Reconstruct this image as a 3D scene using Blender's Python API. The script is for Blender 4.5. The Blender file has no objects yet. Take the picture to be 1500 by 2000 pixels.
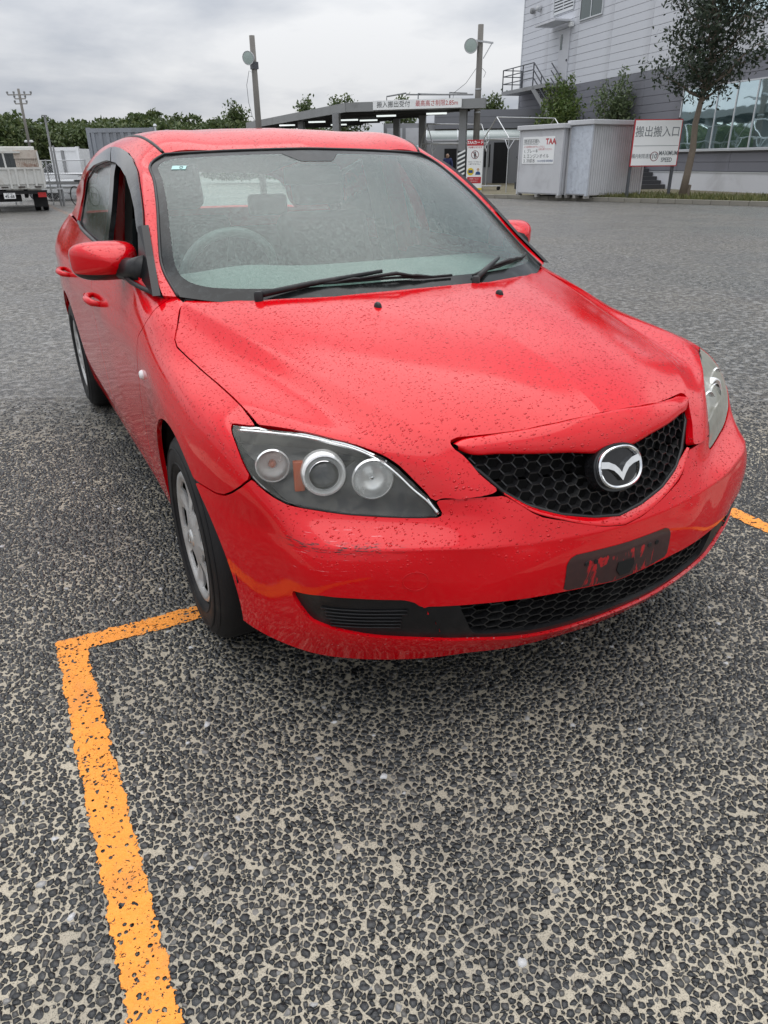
import bpy, bmesh, math, random
import numpy as np
from mathutils import Matrix, Vector, noise as mnoise
from math import radians, sin, cos, pi
random.seed(7); RNG = np.random.default_rng(11)
scene = bpy.context.scene
COL = scene.collection
# ------------------------------------------------------------------ camera
CAM = (-1.2083, -1.9411, 1.3177); PITCH, ROLL, YAW = .4540, -.0103, .4773
cam_data = bpy.data.cameras.new('camera'); cam = bpy.data.objects.new('camera', cam_data); COL.objects.link(cam)
_f = Vector((sin(YAW)*cos(PITCH), cos(YAW)*cos(PITCH), -sin(PITCH))); _r = Vector((cos(YAW), -sin(YAW), 0)); _u = _r.cross(_f)
_r2 = _r*cos(ROLL)+_u*sin(ROLL); _u2 = -_r*sin(ROLL)+_u*cos(ROLL)
cam.matrix_world = Matrix(((_r2.x,_u2.x,-_f.x,CAM[0]),(_r2.y,_u2.y,-_f.y,CAM[1]),(_r2.z,_u2.z,-_f.z,CAM[2]),(0,0,0,1)))
cam_data.sensor_fit = 'HORIZONTAL'; cam_data.sensor_width = 36; cam_data.lens = 36*1400/1500
cam_data.clip_start = .05; cam_data.clip_end = 2000
scene.camera = cam
# ------------------------------------------------------------------ world: overcast sky
SUN_EL, SUN_AZ = radians(80), radians(20)
world = bpy.data.worlds.new('World'); scene.world = world; world.use_nodes = True
wn = world.node_tree; wn.nodes.clear()
def WN(t, **k):
    n = wn.nodes.new(t)
    for a, b in k.items(): setattr(n, a, b)
    return n
sky = WN('ShaderNodeTexSky', sky_type='NISHITA', sun_disc=False, sun_elevation=SUN_EL, sun_rotation=SUN_AZ, air_density=1.2, dust_density=3.0, ozone_density=1.0)
tc = WN('ShaderNodeTexCoord'); sep = WN('ShaderNodeSeparateXYZ'); wn.links.new(tc.outputs['Generated'], sep.inputs[0])
# cloud deck: project the view direction on a flat layer overhead
zc = WN('ShaderNodeMath', operation='MAXIMUM'); zc.inputs[1].default_value = .0; wn.links.new(sep.outputs[2], zc.inputs[0])
za = WN('ShaderNodeMath', operation='ADD'); za.inputs[1].default_value = .22; wn.links.new(zc.outputs[0], za.inputs[0])
dv = WN('ShaderNodeVectorMath', operation='DIVIDE'); cz = WN('ShaderNodeCombineXYZ')
for i in range(3): wn.links.new(za.outputs[0], cz.inputs[i])
wn.links.new(tc.outputs['Generated'], dv.inputs[0]); wn.links.new(cz.outputs[0], dv.inputs[1])
nz = WN('ShaderNodeTexNoise'); nz.inputs['Scale'].default_value = 1.15; nz.inputs['Detail'].default_value = 6; nz.inputs['Roughness'].default_value = .52; nz.inputs['Distortion'].default_value = .12
wn.links.new(dv.outputs[0], nz.inputs['Vector'])
ramp = WN('ShaderNodeValToRGB'); ramp.color_ramp.elements[0].position = .36; ramp.color_ramp.elements[1].position = .62
ramp.color_ramp.elements[0].color = (.47,.505,.57,1); ramp.color_ramp.elements[1].color = (.84,.85,.87,1)
wn.links.new(nz.outputs['Fac'], ramp.inputs[0])
gr = WN('ShaderNodeMapRange'); gr.inputs['From Min'].default_value = 0; gr.inputs['From Max'].default_value = 1; gr.inputs['To Min'].default_value = .88; gr.inputs['To Max'].default_value = 2.6
wn.links.new(zc.outputs[0], gr.inputs['Value'])
mul = WN('ShaderNodeVectorMath', operation='SCALE'); wn.links.new(ramp.outputs[0], mul.inputs[0]); wn.links.new(gr.outputs[0], mul.inputs['Scale'])
bg1 = WN('ShaderNodeBackground'); bg1.inputs['Strength'].default_value = .06; wn.links.new(sky.outputs[0], bg1.inputs[0])
bg2 = WN('ShaderNodeBackground'); bg2.inputs['Strength'].default_value = 1.0; wn.links.new(mul.outputs[0], bg2.inputs[0])
mx_ = WN('ShaderNodeMixShader'); mx_.inputs[0].default_value = .93; wn.links.new(bg1.outputs[0], mx_.inputs[1]); wn.links.new(bg2.outputs[0], mx_.inputs[2])
wo = WN('ShaderNodeOutputWorld'); wn.links.new(mx_.outputs[0], wo.inputs[0])
# ------------------------------------------------------------------ sun (veiled)
sd = bpy.data.lights.new('sun', 'SUN'); sd.energy = 1.5; sd.angle = radians(70); sd.color = (1, .975, .94)
so = bpy.data.objects.new('sun', sd); COL.objects.link(so)
_sd = Vector((sin(SUN_AZ)*cos(SUN_EL), cos(SUN_AZ)*cos(SUN_EL), sin(SUN_EL))); so.rotation_euler = _sd.to_track_quat('Z','Y').to_euler()
# ------------------------------------------------------------------ colour management
vs = scene.view_settings; vs.view_transform = 'Standard'; vs.look = 'None'; vs.exposure = 0.0; vs.gamma = 1; vs.use_curve_mapping = False
scene.render.engine = 'CYCLES'; scene.cycles.use_denoising = True; scene.cycles.max_bounces = 8; scene.cycles.transparent_max_bounces = 12
scene.cycles.caustics_reflective = False; scene.cycles.caustics_refractive = False; scene.cycles.sample_clamp_indirect = 6

# ================================================================== helpers
def _link(o, parent, label=None, cat=None, group=None, kind=None):
    COL.objects.link(o)
    if parent: o.parent = parent
    if label: o['label'] = label
    if cat: o['category'] = cat
    if group: o['group'] = group
    if kind: o['kind'] = kind
    return o
def thing(name, label, cat, group=None, loc=(0,0,0), rz=0):
    o = bpy.data.objects.new(name, None); o.empty_display_size = .1
    o.location = loc; o.rotation_euler = (0,0,rz)
    return _link(o, None, label, cat, group)
def mesh_np(name, V, F, mat, parent=None, smooth=True, normals=None, **kw):
    """V (n,3) array, F list of index lists"""
    me = bpy.data.meshes.new(name)
    V = np.asarray(V, np.float32)
    if isinstance(F, np.ndarray) and F.ndim == 2:
        nf, k = F.shape; me.vertices.add(len(V)); me.vertices.foreach_set('co', V.ravel())
        me.loops.add(nf*k); me.loops.foreach_set('vertex_index', F.ravel().astype(np.int32))
        me.polygons.add(nf); me.polygons.foreach_set('loop_start', np.arange(0, nf*k, k, dtype=np.int32))
    else:
        lens = np.array([len(f) for f in F], np.int32); flat = np.concatenate([np.asarray(f, np.int32) for f in F]) if len(F) else np.zeros(0, np.int32)
        me.vertices.add(len(V)); me.vertices.foreach_set('co', V.ravel())
        me.loops.add(len(flat)); me.loops.foreach_set('vertex_index', flat)
        me.polygons.add(len(F)); me.polygons.foreach_set('loop_start', np.r_[0, np.cumsum(lens)[:-1]].astype(np.int32))
    me.update(calc_edges=True)
    if smooth: me.polygons.foreach_set('use_smooth', np.ones(len(me.polygons), bool))
    for m in (mat if isinstance(mat, (list, tuple)) else [mat]): me.materials.append(m)
    if normals is not None:
        me.normals_split_custom_set_from_vertices([tuple(n) for n in normals])
    o = bpy.data.objects.new(name, me)
    return _link(o, parent, **kw)
class MB:
    """collects simple solids into one mesh"""
    def __init__(s): s.bm = bmesh.new()
    def _m(s, vs_, M):
        if M is not None:
            for v in vs_: v.co = M @ v.co
    def box(s, lo, hi, M=None):
        r = [s.bm.verts.new((x,y,z)) for x in (lo[0],hi[0]) for y in (lo[1],hi[1]) for z in (lo[2],hi[2])]
        for f in ((0,1,3,2),(4,6,7,5),(0,4,5,1),(2,3,7,6),(0,2,6,4),(1,5,7,3)): s.bm.faces.new([r[i] for i in f])
        s._m(r, M); return s
    def bar(s, a, b, w, h=None, up=(0,0,1)):
        a, b = Vector(a), Vector(b); d = b-a; L = d.length
        if L < 1e-6: return s
        d.normalize(); u = Vector(up)
        if abs(d.dot(u)) > .99: u = Vector((1,0,0))
        x = d.cross(u).normalized(); y = x.cross(d)
        h = h or w; M = Matrix(((x.x,d.x,y.x,a.x),(x.y,d.y,y.y,a.y),(x.z,d.z,y.z,a.z),(0,0,0,1)))
        return s.box((-w/2,0,-h/2),(w/2,L,h/2),M)
    def tube(s, pts, r, n=8, cap=True, closed=False):
        pts = [Vector(p) for p in pts]; m = len(pts); rr = r if isinstance(r,(list,tuple)) else [r]*m; rings = []
        ref = None
        for i,p in enumerate(pts):
            if closed: d = (pts[(i+1)%m]-pts[i-1]).normalized()
            else: d = (pts[min(i+1,m-1)]-pts[max(i-1,0)]).normalized()
            if ref is None:
                ref = Vector((0,0,1)) if abs(d.z) < .95 else Vector((1,0,0))
            x = d.cross(ref).normalized(); ref = x.cross(d).normalized()
            rings.append([s.bm.verts.new(p+(x*cos(2*pi*k/n)+ref*sin(2*pi*k/n))*rr[i]) for k in range(n)])
        for i in range(m if closed else m-1):
            A, B_ = rings[i], rings[(i+1)%m]
            for k in range(n): s.bm.faces.new((A[k],A[(k+1)%n],B_[(k+1)%n],B_[k]))
        if cap and not closed:
            s.bm.faces.new(rings[0][::-1]); s.bm.faces.new(rings[-1])
        return s
    def lathe(s, prof, n=24, M=None, close=False, a0=0, a1=2*pi):
        """profile [(r,h)] about local z"""
        full = abs(a1-a0-2*pi) < 1e-6; cnt = n if full else n+1; rings = []
        allv = []
        for r,h in prof:
            ring = [s.bm.verts.new((r*cos(a0+(a1-a0)*k/n), r*sin(a0+(a1-a0)*k/n), h)) for k in range(cnt)]; rings.append(ring); allv += ring
        rng = list(range(len(rings)-1)) + ([len(rings)-1] if close else [])
        for i in rng:
            A,B_ = rings[i], rings[(i+1)%len(rings)]
            for k in range(n):
                k2 = (k+1)%cnt
                try: s.bm.faces.new((A[k],A[k2],B_[k2],B_[k]))
                except ValueError: pass
        s._m(allv, M); return s
    def prism(s, poly, z0, z1, M=None):
        a = [s.bm.verts.new((x,y,z0)) for x,y in poly]; b = [s.bm.verts.new((x,y,z1)) for x,y in poly]; n = len(poly)
        s.bm.faces.new(a[::-1]); s.bm.faces.new(b)
        for i in range(n): s.bm.faces.new((a[i],a[(i+1)%n],b[(i+1)%n],b[i]))
        s._m(a+b, M); return s
    def face(s, pts):
        s.bm.faces.new([s.bm.verts.new(p) for p in pts]); return s
    def build(s, name, mat, parent=None, smooth=False, bevel=0, seg=2, recalc=True, merge=0, **kw):
        if merge: bmesh.ops.remove_doubles(s.bm, verts=s.bm.verts, dist=merge)
        if recalc: bmesh.ops.recalc_face_normals(s.bm, faces=s.bm.faces)
        if bevel: bmesh.ops.bevel(s.bm, geom=list(s.bm.edges), offset=bevel, segments=seg, affect='EDGES', profile=.6, clamp_overlap=True)
        me = bpy.data.meshes.new(name); s.bm.to_mesh(me); s.bm.free()
        if smooth:
            me.polygons.foreach_set('use_smooth', np.ones(len(me.polygons), bool))
            if smooth != 'all': me.set_sharp_from_angle(angle=radians(38))
        for m in (mat if isinstance(mat,(list,tuple)) else [mat]): me.materials.append(m)
        o = bpy.data.objects.new(name, me)
        return _link(o, parent, **kw)
def copy_tree(o, parent=None):
    c = o.copy(); COL.objects.link(c); c.parent = parent
    for ch in list(o.children): copy_tree(ch, c)
    return c
# ------------------------------------------------------------------ materials
def newmat(name):
    m = bpy.data.materials.new(name); m.use_nodes = True; nt = m.node_tree; nt.nodes.clear()
    out = nt.nodes.new('ShaderNodeOutputMaterial'); return m, nt, out
class G:
    """small node-graph writer"""
    def __init__(s, nt): s.nt = nt
    def n(s, t, ins=None, **k):
        nd = s.nt.nodes.new(t)
        for a,b in k.items(): setattr(nd,a,b)
        for a,b in (ins or {}).items():
            if isinstance(b, bpy.types.NodeSocket): s.nt.links.new(b, nd.inputs[a])
            else: nd.inputs[a].default_value = b
        return nd
    def math(s, op, a, b=0., c=None, clamp=False):
        d = {0:a,1:b}
        if c is not None: d[2] = c
        return s.n('ShaderNodeMath', d, operation=op, use_clamp=clamp).outputs[0]
    def mix(s, f, a, b):
        nd = s.nt.nodes.new('ShaderNodeMix'); nd.data_type = 'RGBA'
        for i,v in ((0,f),(6,a),(7,b)):
            if isinstance(v, bpy.types.NodeSocket): s.nt.links.new(v, nd.inputs[i])
            else: nd.inputs[i].default_value = v if i == 0 or len(v) == 4 else (*v,1)
        return nd.outputs[2]
    def ramp(s, f, stops):
        nd = s.nt.nodes.new('ShaderNodeValToRGB'); s.nt.links.new(f, nd.inputs[0]); e = nd.color_ramp.elements
        while len(e) < len(stops): e.new(.5)
        for q,(p,c) in zip(e, stops): q.position = p; q.color = (*c,1) if len(c) == 3 else c
        return nd.outputs[0]
    def rng(s, v, a, b, c=0., d=1., smooth=True):
        return s.n('ShaderNodeMapRange', {'Value':v,'From Min':a,'From Max':b,'To Min':c,'To Max':d}, interpolation_type='SMOOTHSTEP' if smooth else 'LINEAR').outputs[0]
    def noise(s, vec, scale, detail=3., rough=.5, dist=0.):
        return s.n('ShaderNodeTexNoise', {'Vector':vec,'Scale':scale,'Detail':detail,'Roughness':rough,'Distortion':dist}).outputs['Fac']
    def obj(s): return s.n('ShaderNodeTexCoord').outputs['Object']
    def scale(s, v, sc): return s.n('ShaderNodeVectorMath', {0:v,1:sc}, operation='MULTIPLY').outputs[0]
    def bump(s, h, dist, strength=1., nrm=None):
        d = {'Height':h,'Distance':dist,'Strength':strength}
        if nrm is not None: d['Normal'] = nrm
        return s.n('ShaderNodeBump', d).outputs[0]
def pm(name, color, rough=.5, metal=0., var=.12, vscale=6., bump=0., bscale=60., spec=.5, coat=0., dirt=None, dscale=2., damt=.5, emis=None, estr=0., trans=0.):
    """plain painted / moulded surface: colour with mild unevenness, grime and fine relief"""
    m, nt, out = newmat(name); g = G(nt); v = g.obj()
    n1 = g.noise(v, vscale, 5., .6)
    dark = tuple(c*(1-var) for c in color); lite = tuple(min(1,c*(1+var)) for c in color)
    col = g.mix(n1, dark, lite)
    if dirt:
        n2 = g.rng(g.noise(v, dscale, 6., .65, .4), .48, .72, 0, damt); col = g.mix(n2, col, dirt)
    r = g.rng(n1, .2, .8, max(0,rough-.06), min(1,rough+.08))
    ins = {'Base Color':col,'Roughness':r,'Metallic':metal,'Specular IOR Level':spec,'Coat Weight':coat}
    if bump: ins['Normal'] = g.bump(g.noise(v, bscale, 4.), bump)
    if emis: ins['Emission Color'] = (*emis,1); ins['Emission Strength'] = estr
    b = g.n('ShaderNodeBsdfPrincipled', ins); nt.links.new(b.outputs[0], out.inputs[0]); return m
# ------------------------------------------------------------------ background frame: R to the camera's right, D ahead of it
_F2 = Vector((sin(YAW), cos(YAW), 0)); _R2 = Vector((cos(YAW), -sin(YAW), 0)); _C2 = Vector((CAM[0], CAM[1], 0))
def B(R, D, z=0.): 
    p = _C2+_R2*R+_F2*D; return Vector((p.x, p.y, z))
def BZ(dR, dD):
    """z-rotation that turns local +x towards the background direction (dR,dD)"""
    d = _R2*dR+_F2*dD; return math.atan2(d.y, d.x)
# ================================================================== ground
def stone_mat():
    m, nt, out = newmat('aggregate_stone'); g = G(nt)
    geo = g.n('ShaderNodeNewGeometry'); rnd = geo.outputs['Random Per Island']; v = g.obj()
    col = g.ramp(rnd, [(0,(.006,.007,.008)),(.45,(.013,.015,.017)),(.75,(.026,.028,.030)),(.92,(.048,.046,.043)),(.985,(.11,.105,.095)),(.9955,(.14,.13,.12)),(.997,(.42,.42,.41)),(1,(.5,.5,.5))])
    col = g.mix(g.rng(g.noise(v,420.,3.),.45,.75,0,.35), col, (.07,.069,.066))
    b = g.n('ShaderNodeBsdfPrincipled', {'Base Color':col,'Roughness':g.rng(g.noise(v,60.,3.),.3,.7,.22,.46),'Specular IOR Level':.5,'Normal':g.bump(g.noise(v,300.,4.),.0012)}); nt.links.new(b.outputs[0], out.inputs[0]); return m
def matrix_mat():
    m, nt, out = newmat('pavement_matrix'); g = G(nt); v = g.obj()
    n = g.noise(v, 160., 5., .7); col = g.mix(n, (.24,.21,.155), (.60,.535,.415)); col = g.mix(g.rng(g.noise(v,2.0,5.,.6),.44,.70,0,.60), col, (.12,.11,.095))
    b = g.n('ShaderNodeBsdfPrincipled', {'Base Color':col,'Roughness':.72,'Normal':g.bump(n,.003)}); nt.links.new(b.outputs[0], out.inputs[0]); return m
def asphalt_mat(name='open_graded_asphalt', near=False):
    """same pavement where its stones are too far off to build: stones and binder as fine relief"""
    m, nt, out = newmat(name); g = G(nt); v = g.obj()
    vd = g.n('ShaderNodeVectorMath', {0:v,1:g.n('ShaderNodeVectorMath',{0:g.n('ShaderNodeTexNoise',{'Vector':v,'Scale':60.}).outputs['Color'],1:(.011,.011,0)},operation='MULTIPLY').outputs[0]}, operation='ADD').outputs[0]
    vo = g.n('ShaderNodeTexVoronoi', {'Vector':vd,'Scale':72.,'Randomness':1.}, feature='DISTANCE_TO_EDGE', voronoi_dimensions='2D'); vc = g.n('ShaderNodeTexVoronoi', {'Vector':vd,'Scale':72.,'Randomness':1.}, feature='F1', voronoi_dimensions='2D')
    rnd = g.n('ShaderNodeSeparateColor', {0:vc.outputs['Color']}).outputs[0]
    st = g.rng(vo.outputs['Distance'], .06, .12)
    if near:
        pp = g.n('ShaderNodeNewGeometry').outputs['Position']; dd = g.n('ShaderNodeVectorMath', {0:g.n('ShaderNodeVectorMath',{0:pp,1:CAM},operation='SUBTRACT').outputs[0],1:(sin(YAW),cos(YAW),0)}, operation='DOT_PRODUCT').outputs['Value']
        st = g.math('MULTIPLY', st, g.rng(dd, 3.3, 4.3))
    big = g.noise(v, .55, 6., .6)
    stone = g.ramp(rnd, [(0,(.015,.016,.018)),(.6,(.034,.036,.038)),(.9,(.065,.063,.06)),(1,(.22,.21,.19))])
    nb = g.noise(v, 160., 5., .7); binder = g.mix(g.rng(g.noise(v,2.0,5.,.6),.44,.70,0,.60), g.mix(nb, (.24,.21,.155), (.60,.535,.415)), (.12,.11,.095)); binder = g.mix(g.rng(g.noise(v,330.,4.,.75),.52,.62,0,.85), binder, (.035,.034,.032))
    col = g.mix(st, binder, stone); col = g.mix(g.rng(big,.35,.7,0,.3), col, (.05,.05,.052)); sp = g.noise(v, 30., 4., .8); sp2 = g.noise(v, 9., 5., .8); far_ = g.rng(dd,3.4,4.3) if near else 1.; col = g.mix(g.math('MULTIPLY',g.rng(sp,.57,.67,0,.42),far_), col, (.34,.335,.32)); col = g.mix(g.math('MULTIPLY',g.rng(sp,.49,.41,0,.8),far_), col, (.014,.014,.016)); sp3 = g.noise(v, 16., 5., .85); col = g.mix(g.math('MULTIPLY',g.rng(sp2,.55,.66,0,.7),far_), col, (.33,.33,.32)); col = g.mix(g.math('MULTIPLY',g.rng(sp2,.46,.36,0,.55),far_), col, (.02,.02,.022)); col = g.mix(g.math('MULTIPLY',g.rng(sp3,.52,.58,0,.75),far_), col, (.30,.295,.285)); col = g.mix(g.math('MULTIPLY',g.rng(sp3,.49,.42,0,.75),far_), col, (.014,.014,.016))
    wet = g.rng(g.noise(v,.22,6.,.65),.40,.60)
    rough = g.math('MULTIPLY_ADD', wet, .30, g.rng(sp,.35,.65,.20,.42)) if not near else .6
    b = g.n('ShaderNodeBsdfPrincipled', {'Base Color':col,'Roughness':rough,'Specular IOR Level':.5,'Normal':g.bump(g.math('ADD',st,g.math('MULTIPLY_ADD',g.noise(v,45.,4.,.7),.0 if near else 1.6,g.math('MULTIPLY',g.noise(v,150.,3.),.5))),.0034)}); nt.links.new(b.outputs[0], out.inputs[0]); return m
M_asph = asphalt_mat(); M_matrix = asphalt_mat('foreground_binder', True); M_stone = stone_mat()
NEAR = (-3.8, 3.8, .25, 4.4)   # R0,R1,D0,D1 of the pavement built stone by stone
def sheet_rd(name, quad, z, mat, **kw):
    return mesh_np(name, [tuple(B(r,d,z)) for r,d in quad], [tuple(range(len(quad)))], mat, None, False, **kw)
r0,r1,d0,d1 = NEAR
o = mesh_np('ground', [tuple(B(r,d)) for r,d in ((-400,-120),(400,-120),(400,700),(-400,700),(r0,d0),(r1,d0),(r1,d1),(r0,d1))], [(0,1,5,4),(1,2,6,5),(2,3,7,6),(3,0,4,7)], M_asph, None, False, kind='structure')
pv_ = sheet_rd('pavement_near', [(r0,d0),(r1,d0),(r1,d1),(r0,d1)], 0, M_matrix, kind='structure')
# stones: shrunk Voronoi cells of a jittered lattice, each a low frustum
def build_stones():
    p = .0120; nx, ny = int((r1-r0)/p), int((d1-d0)/p)
    gx, gy = np.meshgrid(np.arange(nx), np.arange(ny), indexing='ij')
    X = r0+(gx+.5+RNG.uniform(-.74,.74,gx.shape))*p; Y = d0+(gy+.5+RNG.uniform(-.74,.74,gx.shape))*p
    wgt = (RNG.beta(1.2,2.4,gx.shape)*1.25-.38)*p*p   # power weights: unequal sizes
    pad = 2; K = 7; n = gx.size
    dirs = RNG.uniform(0,2*pi,gx.shape)[...,None]+np.arange(K)*2*pi/K+RNG.uniform(-.34,.34,gx.shape+(K,))
    ex, ey = np.cos(dirs), np.sin(dirs); rad = np.full(gx.shape+(K,), .95*p)
    for i in range(-pad,pad+1):
        for j in range(-pad,pad+1):
            if i == 0 and j == 0: continue
            DX = np.roll(X,(-i,-j),(0,1))-X; DY = np.roll(Y,(-i,-j),(0,1))-Y; W2 = np.roll(wgt,(-i,-j),(0,1))
            L2 = DX**2+DY**2; L = np.sqrt(L2); half = (L2+wgt-W2)/(2*L)
            cs = (DX[...,None]*ex+DY[...,None]*ey)/L[...,None]
            rad = np.where((cs > .05) & (L2[...,None] < (4*p)**2), np.minimum(rad, np.maximum(half,.1*p)[...,None]/np.maximum(cs,.05)), rad)
    gap = RNG.uniform(.0001,.0009,gx.shape)[...,None]; phi = RNG.uniform(0,pi,gx.shape)[...,None]; el = RNG.uniform(0,.30,gx.shape)[...,None]
    rad = (rad-gap*RNG.uniform(.5,1.6,rad.shape))*RNG.uniform(1.0,1.26,rad.shape)*(1-el*np.sin(dirs-phi)**2); area = rad.mean(-1)
    clump = np.array([[mnoise.noise((x*3.1,y*3.1,2.)) for y in Y[0,::12]] for x in X[::12,0]]); clump = np.kron(clump, np.ones((12,12)))[:nx,:ny]
    fade = np.clip((Y-3.4)/.95,0,1); keep = (np.abs(X) < .85+.66*Y) & (area > .0018) & (RNG.uniform(0,1,gx.shape) > .035+.06*clump) & (RNG.uniform(0,1,gx.shape) > fade)
    keep[:2] = keep[-2:] = False; keep[:,:2] = keep[:,-2:] = False
    X, Y, rad, ex, ey = X[keep], Y[keep], np.clip(rad[keep],.0010,.020), ex[keep], ey[keep]; n = len(X)
    h = RNG.uniform(.0008,.0040,n); tx, ty = RNG.normal(0,.12,n), RNG.normal(0,.12,n)
    bx, by = rad*ex, rad*ey; k = RNG.uniform(.70,.88,(n,1)); ux, uy = bx*k, by*k
    zt = h[:,None]+tx[:,None]*ux+ty[:,None]*uy
    def w(a,b,z):
        return np.stack([CAM[0]+_R2.x*a+_F2.x*b, CAM[1]+_R2.y*a+_F2.y*b, z],-1)
    Vb = w(X[:,None]+bx, Y[:,None]+by, np.full_like(bx,-.0015)); Vt = w(X[:,None]+ux, Y[:,None]+uy, zt)
    V = np.concatenate([Vb,Vt],1).reshape(-1,3); base = (np.arange(n)*2*K)[:,None]; i = np.arange(K); j = (i+1)%K
    side = np.stack([base+i, base+j, base+K+j, base+K+i],-1).reshape(-1,4); top = base+K+np.arange(K)
    nf4, nf9 = len(side), len(top)
    me = bpy.data.meshes.new('paving_stones'); me.vertices.add(len(V)); me.vertices.foreach_set('co', V.astype(np.float32).ravel())
    me.loops.add(nf4*4+nf9*K); me.loops.foreach_set('vertex_index', np.concatenate([side.ravel(), top.ravel()]).astype(np.int32))
    me.polygons.add(nf4+nf9); me.polygons.foreach_set('loop_start', np.concatenate([np.arange(nf4)*4, nf4*4+np.arange(nf9)*K]).astype(np.int32))
    me.update(calc_edges=True); me.materials.append(M_stone)
    _link(bpy.data.objects.new('paving_stones', me), None, 'dark crushed stones bedded in beige binder in the foreground paving', 'stones', None, 'stuff')
    return n
N_ST = build_stones()
# orange bay markings: worn paint lying over the stones
def paint_mat():
    m, nt, out = newmat('orange_line_paint'); g = G(nt)
    uv = g.n('ShaderNodeUVMap', uv_map='edge').outputs[0]; d = g.n('ShaderNodeSeparateXYZ', {0:uv}).outputs[0]; v = g.obj()
    n1 = g.noise(v, 120., 4., .65, .3); n2 = g.noise(g.scale(v,(1,1,1)), 38., 3., .6); n3 = g.noise(v, 5., 3.)
    col = g.mix(g.noise(v,30.,5.), (.80,.245,.015), (.90,.345,.045)); col = g.mix(g.rng(n1,.60,.72,0,.8), col, (.55,.42,.28)); col = g.mix(g.rng(g.noise(v,7.,6.,.7),.48,.72,0,.45), col, (.40,.17,.05))
    vo = g.n('ShaderNodeTexVoronoi', {'Vector':v,'Scale':85.,'Randomness':1.}, feature='F1'); vr = g.n('ShaderNodeSeparateColor', {0:vo.outputs['Color']})
    worn = g.math('MULTIPLY', g.rng(vr.outputs[0], .76, .78), g.rng(g.math('ADD',vo.outputs['Distance'],g.math('MULTIPLY',n1,.35)), .60, .52))
    pit = g.rng(g.math('ADD', n1, g.math('MULTIPLY',n3,.25)), .735, .755)
    rag = g.rng(g.math('SUBTRACT', d, g.math('MULTIPLY', g.math('SUBTRACT', n2, .22), .036)), 0., .0022)
    wear = g.n('ShaderNodeSeparateXYZ', {0:uv}).outputs[1]; wr = g.rng(g.math('ADD', n2, g.math('MULTIPLY', wear, .42)), .76, .80)
    hole = g.math('MAXIMUM', g.math('MAXIMUM', worn, pit), wr); alpha = g.math('MULTIPLY', rag, g.math('SUBTRACT', 1., hole))
    b = g.n('ShaderNodeBsdfPrincipled', {'Base Color':col,'Roughness':.55,'Normal':g.bump(g.math('ADD',n1,n2),.004)})
    mx = g.n('ShaderNodeMixShader', {0:alpha,1:g.n('ShaderNodeBsdfTransparent').outputs[0],2:b.outputs[0]}); nt.links.new(mx.outputs[0], out.inputs[0]); return m
M_opaint = paint_mat()
def marking(name, poly, wear_fn, label=None, step=.02, z=.0042):
    """painted stripe from an outline; uv x = distance to the edge, uv y = wear"""
    poly = np.array(poly); lo, hi = poly.min(0)-.02, poly.max(0)+.02; nx, ny = int((hi[0]-lo[0])/step)+2, int((hi[1]-lo[1])/step)+2
    gx, gy = np.meshgrid(np.linspace(lo[0],hi[0],nx), np.linspace(lo[1],hi[1],ny), indexing='ij'); P = np.stack([gx.ravel(),gy.ravel()],-1); d = sdf2(P, poly)
    idx = np.arange(nx*ny).reshape(nx,ny); Q = np.stack([idx[:-1,:-1],idx[1:,:-1],idx[1:,1:],idx[:-1,1:]],-1).reshape(-1,4); Q = Q[(d[Q] > -.03).any(1)]
    zz = z+np.array([.0010*mnoise.noise((x*40,y*40,0)) for x,y in P])
    o = mesh_np(name, np.column_stack([P,zz]), Q, M_opaint, None, True, kind='structure')
    uvl = o.data.uv_layers.new(name='edge'); w = np.array([wear_fn(x,y) for x,y in P]); arr = np.stack([d,w],-1)[Q.ravel()]
    uvl.data.foreach_set('uv', arr.astype(np.float32).ravel()); return o
def sdf2(pts, poly):
    d = np.full(len(pts),1e9); ins = np.zeros(len(pts),bool)
    for a,b in zip(poly, np.roll(poly,-1,0)):
        e = b-a; t = np.clip(((pts-a)@e)/(e@e),0,1); d = np.minimum(d,((pts-a-t[:,None]*e)**2).sum(1)); c = (a[1] > pts[:,1]) != (b[1] > pts[:,1])
        if abs(e[1]) > 1e-12: ins ^= c & (pts[:,0] < a[0]+(pts[:,1]-a[1])*e[0]/e[1])
    return np.where(ins,1,-1)*np.sqrt(d)
marking('bay_marking', [(-1.290,.140),(-1.288,-.3),(-1.280,-1.75),(-1.178,-1.75),(-1.184,-.3),(-1.186,.035),(-.60,.028),(-.60,.128)], lambda x,y: min(1.0,max(0,(x+1.22)*1.1)) if y > .0 else .05+.1*max(0,-y-.6))
marking('bay_marking', [(1.245,-.02),(1.248,-1.6),(1.345,-1.6),(1.342,.11),(.7,.11),(.7,.01)], lambda x,y: .35)
# a faded line far behind on the left
mk = marking('far_marking', [tuple(B(-12.6,29.6).xy),tuple(B(-7.6,20.2).xy),tuple(B(-7.75,20.1).xy),tuple(B(-12.8,29.5).xy)], lambda x,y: .95, step=.12)
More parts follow.
